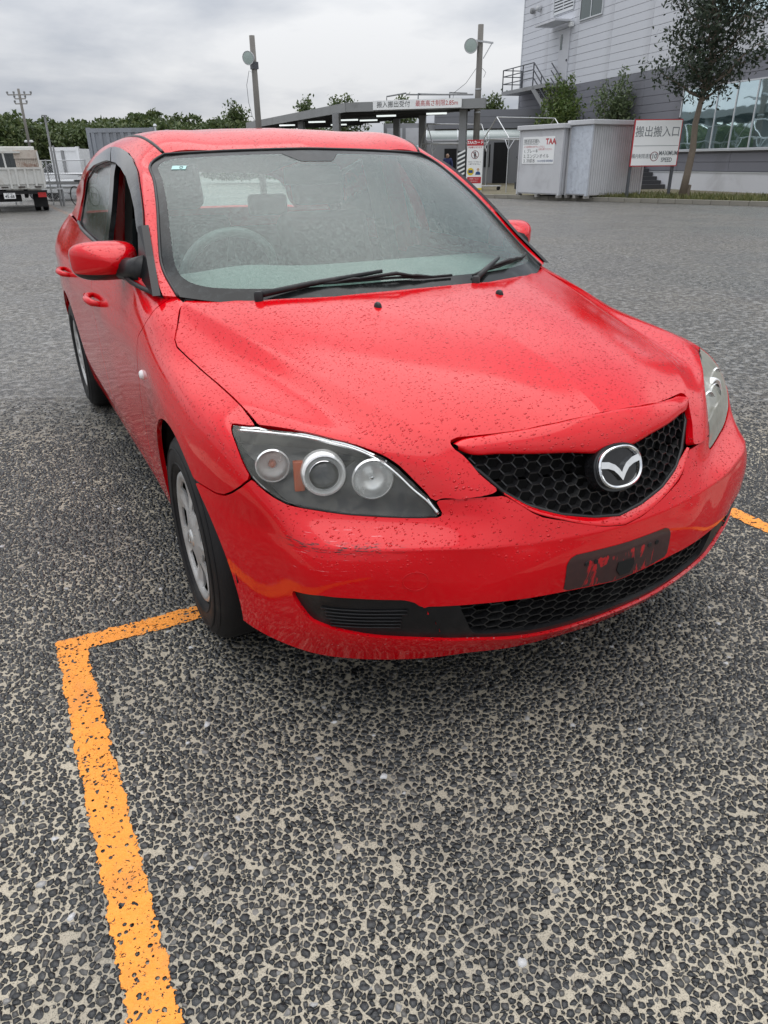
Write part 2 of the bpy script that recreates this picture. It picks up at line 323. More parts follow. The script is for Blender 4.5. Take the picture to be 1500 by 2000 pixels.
# ================================================================== the car: surfaces
# ---------- spline helpers
def _tan(P):
    T=np.zeros_like(P); d=np.linalg.norm(np.diff(P,axis=0),axis=-1,keepdims=True)+1e-9
    s=np.diff(P,axis=0)/d
    w0=d[1:];w1=d[:-1]
    T[1:-1]=(s[:-1]*w0+s[1:]*w1)/(w0+w1)
    T[0]=s[0]*1.0; T[-1]=s[-1]
    return T,d
def spl(P,n):
    """P (k,...,3) interpolate along axis0, n=list of subdivisions per segment -> dense (sum(n)+1,...,3), param"""
    P=np.asarray(P,float); T,d=_tan(P); out=[];par=[]
    for i in range(len(P)-1):
        t=np.arange(n[i])/n[i]; 
        for tt in t:
            h00=2*tt**3-3*tt**2+1;h10=tt**3-2*tt**2+tt;h01=-2*tt**3+3*tt**2;h11=tt**3-tt**2
            out.append(h00*P[i]+h10*d[i]*T[i]+h01*P[i+1]+h11*d[i]*T[i+1]);par.append(i+tt)
    out.append(P[-1]);par.append(len(P)-1.)
    return np.array(out),np.array(par)
def blur(G,sg,axis,refl0=None):
    if sg<=0:return G
    r=int(np.ceil(3*sg));k=np.exp(-.5*(np.arange(-r,r+1)/sg)**2);k/=k.sum()
    G=np.moveaxis(G,axis,0);n=len(G)
    # odd reflection about ends keeps the end points; mirrored in x at a symmetry end
    def ext(i):
        if i<0:
            if refl0 is not None: return G[min(-i,n-1)]*refl0
            return 2*G[0]-G[min(-i,n-1)]
        if i>=n: return 2*G[-1]-G[max(2*n-2-i,0)]
        return G[i]
    E=np.array([ext(i) for i in range(-r,n+r)])
    out=sum(k[j]*E[j:j+n] for j in range(2*r+1))
    return np.moveaxis(out,0,axis)
# ---------- side/nose shell (x>0 half): columns front centre -> round the corner -> rear, rows lip -> hood gap
S1=[
[(0,-.785,.200),(0,-.825,.258),(0,-.861,.375),(0,-.864,.50),(0,-.858,.535),(0,-.838,.580),(0,-.806,.660),(0,-.775,.745),(0,-.74,.80)],
[(.16,-.780,.205),(.16,-.820,.262),(.16,-.851,.392),(.16,-.851,.50),(.16,-.845,.537),(.16,-.826,.582),(.16,-.790,.660),(.16,-.755,.745),(.16,-.715,.79)],
[(.29,-.768,.215),(.29,-.808,.278),(.29,-.835,.403),(.29,-.827,.51),(.29,-.818,.540),(.29,-.788,.595),(.29,-.752,.660),(.29,-.712,.735),(.29,-.67,.775)],
[(.36,-.760,.228),(.362,-.797,.292),(.36,-.815,.405),(.36,-.804,.520),(.36,-.792,.542),(.36,-.760,.600),(.36,-.737,.650),(.36,-.680,.725),(.36,-.63,.76)],
[(.44,-.735,.225),(.44,-.775,.300),(.44,-.791,.407),(.44,-.782,.532),(.44,-.769,.550),(.44,-.713,.602),(.443,-.697,.645),(.438,-.662,.692),(.41,-.62,.745)],
[(.53,-.690,.220),(.536,-.731,.308),(.53,-.752,.409),(.535,-.743,.534),(.533,-.727,.552),(.528,-.664,.600),(.517,-.648,.655),(.494,-.630,.704),(.475,-.60,.752)],
[(.62,-.635,.218),(.63,-.682,.312),(.635,-.697,.41),(.64,-.690,.535),(.637,-.673,.553),(.629,-.606,.607),(.617,-.586,.672),(.583,-.535,.746),(.545,-.50,.782)],
[(.695,-.573,.218),(.708,-.620,.32),(.718,-.630,.41),(.722,-.624,.535),(.718,-.606,.553),(.713,-.548,.618),(.700,-.518,.685),(.656,-.460,.760),(.61,-.385,.795)],
[(.750,-.497,.220),(.760,-.532,.32),(.766,-.536,.41),(.771,-.531,.535),(.771,-.516,.555),(.784,-.487,.640),(.776,-.452,.708),(.733,-.382,.768),(.67,-.30,.812)],
[(.800,-.400,.225),(.810,-.416,.30),(.819,-.417,.40),(.825,-.412,.50),(.828,-.402,.553),(.828,-.388,.660),(.810,-.362,.742),(.746,-.30,.790),(.68,-.21,.825)],
[(.828,-.25,.22),(.842,-.25,.29),(.856,-.25,.39),(.864,-.25,.50),(.866,-.245,.57),(.857,-.235,.685),(.830,-.205,.768),(.755,-.17,.807),(.685,-.12,.84)],
[(.832,-.02,.20),(.852,-.02,.30),(.866,-.02,.40),(.873,-.02,.52),(.873,-.02,.62),(.864,-.01,.722),(.832,.00,.797),(.769,.02,.823),(.695,.05,.858)],
[(.830,.20,.20),(.848,.20,.30),(.860,.20,.42),(.866,.20,.54),(.866,.20,.65),(.858,.20,.755),(.834,.20,.815),(.783,.19,.861),(.70,.235,.890)],
[(.825,.40,.235),(.838,.40,.32),(.847,.40,.43),(.852,.40,.55),(.853,.40,.66),(.850,.40,.770),(.838,.40,.826),(.798,.39,.898),(.708,.395,.938)],
[(.826,.60,.25),(.838,.60,.33),(.843,.60,.44),(.847,.60,.56),(.849,.60,.67),(.849,.60,.780),(.841,.60,.826),(.812,.60,.915),(.788,.60,.985)],
[(.826,1.1,.25),(.840,1.1,.33),(.846,1.1,.44),(.850,1.1,.56),(.852,1.1,.67),(.853,1.1,.780),(.846,1.1,.824),(.817,1.1,.925),(.795,1.1,1.005)],
[(.827,1.6,.25),(.842,1.6,.33),(.848,1.6,.44),(.852,1.6,.56),(.854,1.6,.67),(.855,1.6,.780),(.849,1.6,.824),(.817,1.6,.935),(.792,1.6,1.025)],
[(.830,2.1,.25),(.845,2.1,.33),(.853,2.1,.44),(.858,2.1,.56),(.860,2.1,.67),(.860,2.1,.78),(.854,2.1,.830),(.815,2.1,.95),(.782,2.1,1.045)],
[(.832,2.4,.24),(.848,2.4,.33),(.860,2.4,.44),(.866,2.4,.56),(.868,2.4,.68),(.867,2.4,.79),(.860,2.4,.845),(.815,2.4,.965),(.772,2.4,1.055)],
[(.832,2.7,.22),(.850,2.7,.33),(.861,2.7,.44),(.868,2.7,.56),(.869,2.7,.69),(.866,2.7,.80),(.862,2.7,.865),(.812,2.7,.98),(.755,2.7,1.06)],
[(.80,3.05,.24),(.825,3.05,.33),(.836,3.05,.44),(.846,3.05,.56),(.846,3.05,.69),(.841,3.05,.80),(.84,3.05,.87),(.79,3.02,.99),(.73,3.0,1.06)],
[(.68,3.38,.26),(.71,3.40,.33),(.73,3.42,.44),(.74,3.42,.56),(.74,3.40,.69),(.735,3.38,.80),(.725,3.35,.88),(.69,3.27,1.0),(.65,3.22,1.06)],
[(.40,3.47,.26),(.42,3.5,.33),(.43,3.52,.44),(.43,3.52,.56),(.43,3.49,.69),(.43,3.47,.80),(.43,3.44,.88),(.42,3.36,1.0),(.41,3.30,1.06)],
[(0,3.50,.26),(0,3.53,.33),(0,3.55,.44),(0,3.55,.56),(0,3.52,.69),(0,3.5,.80),(0,3.47,.88),(0,3.38,1.0),(0,3.32,1.06)],
]
# ---------- bonnet: rows rear->front, columns centre, mid, inside crease, crease, between, gap, under
HD=[
[(0,.27,.955),(.36,.30,.953),(.58,.37,.950),(.71,.41,.938),(.735,.40,.925),(.765,.38,.905),(.80,.37,.88)],
[(0,.14,.949),(.32,.16,.945),(.55,.21,.933),(.675,.24,.916),(.722,.24,.887),(.780,.20,.862),(.81,.19,.845)],
[(0,-.02,.936),(.28,-.01,.930),(.47,-.012,.908),(.605,-.015,.873),(.660,0,.843),(.769,.02,.824),(.81,.02,.80)],
[(0,-.20,.915),(.24,-.18,.907),(.45,-.16,.882),(.570,-.145,.853),(.628,-.15,.823),(.755,-.17,.808),(.80,-.15,.79)],
[(0,-.38,.888),(.20,-.36,.880),(.40,-.33,.857),(.525,-.315,.827),(.585,-.30,.799),(.745,-.31,.790),(.79,-.29,.775)],
[(0,-.54,.852),(.17,-.525,.845),(.36,-.49,.827),(.488,-.470,.805),(.545,-.455,.781),(.690,-.424,.766),(.75,-.40,.75)],
[(0,-.67,.812),(.14,-.655,.807),(.31,-.62,.790),(.425,-.603,.766),(.478,-.59,.755),(.580,-.540,.748),(.66,-.50,.735)],
[(0,-.755,.772),(.13,-.74,.768),(.265,-.71,.747),(.352,-.690,.728),(.425,-.675,.712),(.497,-.632,.704),(.57,-.58,.69)],
[(0,-.82,.73),(.12,-.81,.720),(.24,-.785,.695),(.310,-.762,.650),(.38,-.742,.630),(.445,-.705,.622),(.52,-.66,.60)],
]
# ---------- greenhouse (x>0 half): columns windscreen edge -> rear, rows belt -> roof centre
GH=[
[(.712,.405,.946),(.716,.57,1.02),(.690,.68,1.10),(.658,.80,1.185),(.628,.94,1.265),(.600,1.075,1.328),(.550,1.085,1.3515),(.30,1.05,1.362),(0,1.035,1.369)],
[(.752,.43,.948),(.742,.59,1.032),(.715,.70,1.112),(.683,.82,1.197),(.652,.965,1.280),(.622,1.10,1.340),(.562,1.13,1.376),(.30,1.09,1.382),(0,1.07,1.388)],
[(.785,.50,.957),(.768,.67,1.055),(.742,.80,1.135),(.710,.93,1.218),(.675,1.07,1.297),(.636,1.20,1.355),(.572,1.22,1.400),(.30,1.20,1.418),(0,1.19,1.428)],
[(.795,1.10,1.000),(.770,1.15,1.085),(.745,1.25,1.165),(.718,1.35,1.245),(.688,1.45,1.330),(.645,1.52,1.393),(.575,1.53,1.425),(.30,1.52,1.450),(0,1.52,1.460)],
[(.792,1.6,1.02),(.768,1.62,1.10),(.743,1.67,1.18),(.715,1.75,1.26),(.683,1.84,1.335),(.636,1.90,1.395),(.565,1.9,1.420),(.30,1.9,1.442),(0,1.9,1.457)],
[(.782,2.1,1.04),(.755,2.12,1.12),(.728,2.16,1.195),(.70,2.22,1.27),(.665,2.28,1.330),(.612,2.33,1.375),(.545,2.33,1.395),(.30,2.33,1.415),(0,2.33,1.425)],
[(.75,2.5,1.055),(.715,2.53,1.13),(.688,2.56,1.20),(.675,2.60,1.265),(.638,2.65,1.312),(.582,2.72,1.335),(.52,2.74,1.350),(.30,2.76,1.365),(0,2.78,1.375)],
[(.72,3.0,1.06),(.68,3.02,1.12),(.67,3.03,1.18),(.64,3.05,1.225),(.60,3.07,1.255),(.55,3.10,1.275),(.50,3.12,1.285),(.30,3.15,1.295),(0,3.17,1.30)],
]
# ---------- windscreen outline rows bottom->top at columns centre..edge
WS=[
[(0,.14,.935),(.36,.18,.933),(.60,.29,.935),(.712,.405,.946)],
[(0,.30,1.020),(.36,.33,1.018),(.61,.44,1.020),(.716,.57,1.02)],
[(0,.46,1.105),(.34,.48,1.103),(.59,.58,1.102),(.690,.68,1.10)],
[(0,.645,1.195),(.33,.66,1.192),(.565,.73,1.188),(.658,.80,1.185)],
[(0,.835,1.282),(.32,.85,1.278),(.545,.895,1.270),(.628,.94,1.265)],
[(0,.985,1.347),(.31,1.00,1.342),(.52,1.035,1.333),(.600,1.075,1.328)],
[(0,1.035,1.369),(.30,1.05,1.362),(.46,1.068,1.3555),(.550,1.085,1.3515)],
]
def dense(C,h,su,sv,sym0=None,symend=None):
    """C (cols,rows,3) -> dense grid by ~h spacing, gaussian smoothing in metres su (along cols) sv (rows)"""
    C,rp=C if isinstance(C,tuple) else (C,None)
    C=np.asarray(C,float)
    ncol=[max(2,int(np.ceil(np.linalg.norm(C[i+1]-C[i],axis=-1).mean()/h))) for i in range(len(C)-1)]
    nrow=[max(2,int(np.ceil(np.linalg.norm(C[:,j+1]-C[:,j],axis=-1).mean()/h))) for j in range(C.shape[1]-1)]
    D,pu=spl(C,ncol); D=np.moveaxis(D,1,0); D,pv=spl(D,nrow); D=np.moveaxis(D,1,0)
    D=blur(D,su/h,0,sym0); D=blur(D,sv/h,1,symend)
    if rp is not None: pv=np.interp(pv,np.arange(len(rp)),rp)
    return D,pu,pv
def crisp(C,k,a,b):
    """extra rows close to row k so that the fold there stays sharp; returns rows and their parameters"""
    C=np.asarray(C,float); A=C[:,k]+(C[:,k-1]-C[:,k])*a; B_=C[:,k]+(C[:,k+1]-C[:,k])*b
    rows=[C[:,j] for j in range(C.shape[1])]; par=list(range(len(rows)))
    rows[k+1:k+1]=[B_]; par[k+1:k+1]=[k+b]; rows[k:k]=[A]; par[k:k]=[k-a]
    return np.stack(rows,1),par
_h=np.array(HD,float)
for _k in range(5):
    _t=np.arange(8.); 
    for _a in range(3): _p=np.polyfit(_t,_h[:8,_k,_a],4); _h[1:7,_k,_a]=np.polyval(_p,_t)[1:7]
HD=crisp(_h,3,.16,.30)
_s=np.array(S1,float); _s[3:9,4]+=[0,-.009,-.001]; _s[3:9,3]+=[0,0,-.010]; _s[8:10,1:5]+=[-.005,.003,0]
S1=crisp(_s,4,.30,.14)
# ---------- panel outlines (surface coordinates / metres)
hl_uv = [(8.954, 6.409), (8.852, 6.495), (8.052, 6.926), (6.937, 7.016), (6.311, 6.999), (5.693, 7.108), (5.267, 7.125), (4.937, 6.925), (4.468, 6.49), (4.122, 5.942), (3.871, 5.159), (3.93, 4.973), (4.373, 4.959), (5.322, 4.992), (5.898, 4.991), (6.551, 5.023), (7.181, 5.014), (7.528, 5.127), (7.861, 5.298), (8.079, 5.461), (8.33, 5.828), (8.579, 6.13), (8.808, 6.273)]
seam_uv = [(8.084, 5.414), (8.325, 5.132), (8.782, 4.703), (9.086, 4.479), (9.324, 4.371), (9.713, 4.294), (10.003, 4.22), (10.167, 4.161)]
intake_uv = [(7.61, 2.077), (6.775, 2.207), (6.041, 2.206), (5.13, 2.175), (4.912, 2.121), (4.678, 1.948), (4.428, 1.606), (4.04, 0.993), (5.02, 1.008), (5.615, 1.069), (6.225, 1.166), (6.772, 1.252), (7.169, 1.335), (7.399, 1.61), (7.58, 1.87)]
gap_uv = [(8.893, 7.028), (10.001, 6.999), (10.995, 6.993), (11.78, 6.858), (11.997, 6.999), (12.316, 7.416), (12.772, 7.831)]
hf_uv = [(2.058, 5.731), (2.285, 5.735), (2.757, 5.793), (3.314, 5.86), (3.805, 5.831), (3.99, 5.803)]
vc_uv = [(1.599, 5.163), (1.072, 4.845), (0.389, 4.195)]
low_uv = [(0.183, 2.071), (0.669, 2.045), (1.698, 2.0), (2.855, 1.988), (4.658, 2.002)]
lowb_uv = [(4.04, 0.993), (2.915, 0.93), (1.392, 0.809)]
door_uv = [(13.084, 6.895), (13.15, 6.391), (13.354, 5.975), (13.39, 5.458), (13.453, 4.771), (13.643, 4.208), (13.834, 3.461), (13.936, 2.753), (14.013, 1.957), (13.819, 0.696)]
hoodside_xy = [(0.719, 0.36), (0.751, 0.276), (0.782, 0.198), (0.787, 0.154), (0.77, 0.016), (0.755, -0.171), (0.744, -0.307), (0.734, -0.383), (0.652, -0.466), (0.607, -0.514), (0.555, -0.565), (0.518, -0.604), (0.495, -0.632), (0.473, -0.663), (0.451, -0.692)]
hoodrear_xy = [(0.698, 0.385), (0.523, 0.246), (0.288, 0.157), (0.1, 0.151)]
trimtop_xy = [(0.372, -0.655), (0.355, -0.656), (0.281, -0.685), (0.21, -0.711), (0.127, -0.729), (0.037, -0.736), (0.019, -0.736)]
hlip = [(0.293, -0.761, 0.642), (0.344, -0.746, 0.642), (0.387, -0.728, 0.641), (0.426, -0.709, 0.639), (0.44, -0.7, 0.641)]
lamp_uv = [(7.553, 6.122), (6.412, 6.166), (5.408, 6.33), (6.966, 6.015)]
tow_uv = [(4.833, 2.595)]
rep_uv = [(13.097, 4.468)]
MX = np.array([-1,1,1.])
class Sheet:
    def __init__(s, C, h, su, sv, sym0=None, symend=None, chart='uv', flip=False):
        s.D, s.pu, s.pv = dense(C, h, su, sv, sym0, symend)
        D = s.D; Tu = np.gradient(D, axis=0); Tv = np.gradient(D, axis=1)
        if sym0 is not None: Tu[0] = [1,0,0]; Tu[0] *= np.linalg.norm(D[1]-D[0],axis=-1)[:,None]
        if symend is not None: Tv[:,0] = [1,0,0]; Tv[:,0] *= np.linalg.norm(D[:,1]-D[:,0],axis=-1)[:,None]
        N = np.cross(Tu, Tv); N /= np.linalg.norm(N,axis=-1,keepdims=True)+1e-12
        s.flip = flip
        s.N = -N if flip else N
        s.U = np.r_[0, np.cumsum(np.linalg.norm(np.diff(D,axis=0),axis=-1).mean(1))]; s.V = np.r_[0, np.cumsum(np.linalg.norm(np.diff(D,axis=1),axis=-1).mean(0))]
        s.chart = np.stack(np.meshgrid(s.U, s.V, indexing='ij'),-1) if chart == 'uv' else D[...,list(chart)]
        nu, nv = D.shape[:2]; idx = np.arange(nu*nv).reshape(nu,nv)
        q = np.stack([idx[:-1,:-1],idx[1:,:-1],idx[1:,1:],idx[:-1,1:]],-1).reshape(-1,4)
        s.F = q[:,::-1] if flip else q
    def poly(s, uv):
        uv = np.array(uv, float); return np.stack([np.interp(uv[:,0], s.pu, s.U), np.interp(uv[:,1], s.pv, s.V)],-1)
    def P(s): return s.D.reshape(-1,3)
    def at(s, u, v):
        i = np.interp(u, s.pu, np.arange(len(s.pu))); j = np.interp(v, s.pv, np.arange(len(s.pv))); a, b = int(min(i,len(s.pu)-2)), int(min(j,len(s.pv)-2)); f, g_ = i-a, j-b
        q = lambda M: (M[a,b]*(1-f)*(1-g_)+M[a+1,b]*f*(1-g_)+M[a,b+1]*(1-f)*g_+M[a+1,b+1]*f*g_)
        return q(s.D), q(s.N)
def sdf(pts, poly):
    pts = np.asarray(pts, float).reshape(-1,2); poly = np.asarray(poly, float); d = np.full(len(pts), 1e9); ins = np.zeros(len(pts), bool)
    for a, b in zip(poly, np.roll(poly,-1,0)):
        e = b-a; L = (e@e)
        if L < 1e-14: continue
        t = np.clip(((pts-a)@e)/L,0,1); d = np.minimum(d, ((pts-a-t[:,None]*e)**2).sum(1))
        c = (a[1] > pts[:,1]) != (b[1] > pts[:,1])
        if abs(e[1]) > 1e-12: ins ^= c & (pts[:,0] < a[0]+(pts[:,1]-a[1])*e[0]/e[1])
    return np.where(ins,1,-1)*np.sqrt(d)
def clip(A, F, f):
    """A (n,k) vertex attributes, F (m,4) quads; keep f>=0"""
    s_ = f >= 0; cnt = s_[F].sum(1); keep = [tuple(r) for r in F[cnt == F.shape[1]]]; part = F[(cnt > 0) & (cnt < F.shape[1])]
    ext = []; cache = {}; n = len(A)
    for face in part:
        out = []; k = len(face)
        for i in range(k):
            a, b = int(face[i]), int(face[(i+1)%k])
            if s_[a]: out.append(a)
            if s_[a] != s_[b]:
                key = (a,b) if a < b else (b,a)
                if key not in cache:
                    t = f[a]/(f[a]-f[b]); t = min(max(t,.02),.98)
                    cache[key] = n+len(ext); ext.append(A[a]*(1-t)+A[b]*t)
                out.append(cache[key])
        if len(out) >= 3: keep.append(tuple(out))
    A2 = np.vstack([A]+([np.array(ext)] if ext else []))
    if not keep: return A2[:0], []
    used = np.unique(np.concatenate([np.array(k) for k in keep])); mp = np.full(len(A2),-1); mp[used] = np.arange(len(used))
    return A2[used], [tuple(int(mp[i]) for i in k) for k in keep]
def panel(name, sheet, f, mat, parent, side=0, off=0., rim=.014, smooth=True, **kw):
    """side -1/+1: one half only, 0: both halves joined on the centre line; off: outward offset; rim: depth of turned-in edge"""
    A = np.concatenate([sheet.D, sheet.N], -1).reshape(-1,6); A, F = clip(A, sheet.F, np.asarray(f).ravel())
    if not len(F): return None
    P, N = A[:,:3].copy(), A[:,3:].copy(); N /= np.linalg.norm(N,axis=1,keepdims=True)+1e-12; P += N*off
    def mir(P,N,F): return P*MX, N*MX, [t[::-1] for t in F]
    if side == -1: P,N,F = mir(P,N,F)
    elif side == 0:
        P2,N2,F2 = mir(P,N,F); n = len(P); mp = np.arange(n)+n; c = np.abs(P[:,0]) < 1e-4; mp[c] = np.where(c)[0]
        P[c,0] = 0; N[c,0] = 0
        keepi = ~c; new = np.full(n,-1); new[keepi] = n+np.arange(keepi.sum()); new[c] = np.where(c)[0]
        F = F+[tuple(int(new[i]) for i in t) for t in F2]; P = np.vstack([P,P2[keepi]]); N = np.vstack([N,N2[keepi]])
    if rim:
        ec = {}
        for t in F:
            for i in range(len(t)):
                a,b = t[i],t[(i+1)%len(t)]; ec[(a,b)] = ec.get((a,b),0)+1
        bd = [(a,b) for (a,b) in ec if (b,a) not in ec]
        vs_ = sorted({i for e in bd for i in e}); n0 = len(P); top = {v:n0+i for i,v in enumerate(vs_)}; bot = {v:n0+len(vs_)+i for i,v in enumerate(vs_)}
        rn = {v:np.zeros(3) for v in vs_}
        for a,b in bd:
            d = np.cross(P[b]-P[a], N[a]); rn[a] += d; rn[b] += d
        R = np.array([rn[v]/(np.linalg.norm(rn[v])+1e-12) for v in vs_])
        P = np.vstack([P, P[vs_], P[vs_]-N[vs_]*rim-R*.002]); N = np.vstack([N, R, R])
        F = F+[(top[b],top[a],bot[a],bot[b]) for a,b in bd]
    return mesh_np(name, P, F, mat, parent, smooth, N if smooth else None, **kw)
def AND(*f): return np.minimum.reduce([np.asarray(q).ravel() for q in f])
def OR(*f): return np.maximum.reduce([np.asarray(q).ravel() for q in f])
# ------------------------------------------------------------------ car materials
def car_paint(name, rain=True):
    m, nt, out = newmat(name); g = G(nt); v = g.obj()
    base = g.mix(g.noise(v, 3.5, 4.), (.55,.0,.004), (.66,.002,.008))
    # old scuffs on the bumper corner: fine long streaks
    sx = g.noise(g.scale(v,(14,14,260)), 1.6, 5., .7); patch = g.noise(v, 7., 3.)
    sepn = g.n('ShaderNodeSeparateXYZ', {0:v}); ax = g.math('ABSOLUTE', sepn.outputs[0])
    zone = g.math('MULTIPLY', g.math('MULTIPLY', g.rng(ax,.50,.60), g.rng(sepn.outputs[1],-.52,-.60)), g.math('MULTIPLY', g.rng(sepn.outputs[2],.44,.50), g.rng(sepn.outputs[2],.60,.56)))
    zone = g.math('MULTIPLY', zone, g.rng(sepn.outputs[0],.1,-.1))
    scr = g.math('MULTIPLY', g.rng(g.math('ADD', sx, g.math('MULTIPLY', patch,.12)),.70,.74), zone)
    base = g.mix(scr, base, (.62,.28,.30))
    cr = g.math('MULTIPLY', g.math('MULTIPLY', g.rng(g.noise(g.scale(v,(20,20,160)),2.2,4.,.7),.52,.60), zone), g.math('MULTIPLY', g.rng(sepn.outputs[2],.536,.545), g.rng(sepn.outputs[2],.566,.556)))
    base = g.mix(cr, base, (.03,.02,.02))
    # dry grime / chips low down on the nose
    chips = g.math('MULTIPLY', g.rng(g.noise(g.scale(v,(60,60,140)),2.,3.),.69,.72), g.math('MULTIPLY', g.rng(sepn.outputs[2],.36,.24), g.rng(sepn.outputs[1],-.3,-.5)))
    base = g.mix(chips, base, (.55,.35,.35))
    up = g.n('ShaderNodeSeparateXYZ', {0:g.n('ShaderNodeNewGeometry').outputs['Normal']}).outputs[2]
    wet = g.rng(up,.05,.5,0.,1.)
    ins = {'Base Color':base,'Roughness':g.rng(g.noise(v,5.,5.),.3,.7,.30,.42),'Specular IOR Level':.0,'Coat Weight':1.,'Coat IOR':1.46}
    ins['Coat Roughness'] = g.math('MULTIPLY_ADD', wet, .07, g.rng(g.noise(v,22.,5.),.3,.7,.02,.06))
    # rain drops
    def drops(sc, rmin, rmax, seed):
        vv = g.n('ShaderNodeVectorMath', {0:g.scale(v,(.72,1.5,1.)),1:(seed,seed*.7,0.)}, operation='ADD').outputs[0]
        vo = g.n('ShaderNodeTexVoronoi', {'Vector':vv,'Scale':sc,'Randomness':1.}, feature='F1')
        rnd = g.n('ShaderNodeSeparateColor', {0:vo.outputs['Color']}).outputs[0]
        r = g.math('MAXIMUM', g.math('MULTIPLY_ADD', g.math('SUBTRACT', rnd, .25), (rmax-rmin)/.75, rmin), .0001)
        q = g.math('DIVIDE', vo.outputs['Distance'], r); q = g.math('MINIMUM', q, 1.)
        return g.math('SQRT', g.math('SUBTRACT', 1., g.math('MULTIPLY', q, q)))
    hgt = g.math('ADD', g.math('MULTIPLY', drops(92., .03, .34, 0.), 1.), g.math('MULTIPLY', drops(170., .02, .36, 3.1), .55))
    hgt = g.math('MULTIPLY', hgt, wet)
    peel = g.noise(v, 260., 2.)
    b1 = g.bump(g.math('MULTIPLY', hgt, 1.0), .0042 if rain else 0., 1.)
    ins['Coat Normal'] = g.bump(peel, .00006, .6, b1); ins['Normal'] = b1
    b = g.n('ShaderNodeBsdfPrincipled', ins); nt.links.new(b.outputs[0], out.inputs[0]); return m
def glassy(name, tint, haze, haze_col, bumpd=0., hscale=30., gloss_rough=.03, streak=(1,1,1), hz_lo=None, ior=1.5, graze=0.):
    """thin pane: clear tinted part mixed with a hazy (misted, wet) part under a reflecting skin"""
    m, nt, out = newmat(name); g = G(nt); v = g.obj()
    n1 = g.noise(g.scale(v, streak), hscale, 5., .65, .8)
    hz = g.rng(n1, .35, .70, haze*.72 if hz_lo is None else hz_lo, min(1,haze*1.18))
    if graze: hz = g.math('ADD', hz, g.math('MULTIPLY', g.math('POWER', g.n('ShaderNodeLayerWeight', {'Blend':.5}).outputs['Facing'], 2.5), graze), clamp=True)
    tr = g.n('ShaderNodeBsdfTransparent', {'Color':(*tint,1)})
    df = g.n('ShaderNodeBsdfDiffuse', {'Color':(*haze_col,1)}); tl = g.n('ShaderNodeBsdfTranslucent', {'Color':(*haze_col,1)})
    dm = g.n('ShaderNodeMixShader', {0:.35,1:df.outputs[0],2:tl.outputs[0]})
    mx = g.n('ShaderNodeMixShader', {0:hz,1:tr.outputs[0],2:dm.outputs[0]})
    gi = {'Color':(1,1,1,1),'Roughness':gloss_rough}; fi = {'IOR':ior}
    if bumpd:
        bn = g.bump(g.noise(g.scale(v,streak), hscale*2.2, 4., .6, .5), bumpd, 1.); gi['Normal'] = bn; fi['Normal'] = bn
    gl = g.n('ShaderNodeBsdfAnisotropic', gi, distribution='GGX'); fr = g.n('ShaderNodeFresnel', fi)
    o = g.n('ShaderNodeMixShader', {0:fr.outputs[0],1:mx.outputs[0],2:gl.outputs[0]}); nt.links.new(o.outputs[0], out.inputs[0]); return m
M_paint = car_paint('red_car_paint')
M_black = pm('black_trim_plastic', (.010,.010,.011), .40, var=.35, vscale=18, bump=.0002, bscale=400, spec=.35, dirt=(.05,.048,.046), dscale=9, damt=.5)
M_gloss = pm('glossy_black', (.008,.008,.009), .12, var=.2, dirt=(.05,.05,.05), dscale=6, damt=.35)
M_mesh = pm('grille_black', (.012,.012,.013), .30, var=.3, dirt=(.05,.05,.048), dscale=14, damt=.5)
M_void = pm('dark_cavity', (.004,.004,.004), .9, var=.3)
M_chrome = pm('chrome', (.78,.79,.80), .09, 1., var=.06, dirt=(.35,.34,.32), dscale=20, damt=.25)
M_reflect = pm('lamp_reflector', (.95,.96,.95), .22, .35, var=.08, vscale=30)
M_lampdark = pm('lamp_housing', (.05,.052,.054), .35, var=.3, vscale=20)
M_lens = glassy('headlight_lens', (.98,.98,.965), .09, (.66,.66,.56), 0, 26, .06, hz_lo=.02, ior=1.3, graze=.9)
M_amber = pm('amber_bulb', (.50,.11,.04), .3, var=.3)
M_bulb = glassy('clear_lens', (.97,.975,.975), .05, (.6,.6,.58), 0, 60, .04, ior=1.3)
M_rubber = pm('tyre_rubber', (.011,.011,.012), .6, spec=.3, var=.35, vscale=9, bump=.0006, bscale=90, dirt=(.05,.048,.044), dscale=7, damt=.4)
M_wheel = pm('wheel_cover_silver', (.60,.60,.59), .30, .55, var=.06, vscale=9, dirt=(.28,.25,.21), dscale=14, damt=.4)
M_brake = pm('brake_steel', (.07,.06,.055), .6, .4, var=.4, dirt=(.12,.07,.04), dscale=12)
M_screen = glassy('wet_windscreen', (.68,.86,.80), .30, (.36,.49,.44), .0005, 120, .08, (1.,.8,.8), hz_lo=.10, ior=1.42)
M_side = glassy('wet_side_glass', (.40,.47,.45), .14, (.35,.42,.41), .0008, 26, .05, (1,1,.35), hz_lo=.06)
M_frit = pm('screen_border', (.010,.011,.011), .16, spec=.22, var=.3, dirt=(.05,.06,.06), dscale=30, damt=.5)
M_visor = glassy('smoked_visor', (.10,.105,.11), .35, (.20,.21,.22), .0004, 18, .12)
M_int = pm('interior_grey', (.10,.105,.11), .75, var=.2, vscale=30, bump=.0006, bscale=300)
M_intd = pm('interior_dark', (.012,.012,.013), .7, var=.25, bump=.0004, bscale=250)
M_seat = pm('seat_cloth', (.045,.048,.05), .9, var=.25, vscale=60, bump=.0008, bscale=500)
M_lightgrey = pm('pillar_trim', (.30,.30,.285), .8, var=.08)
M_white = pm('white_plastic', (.75,.76,.76), .35, var=.05)
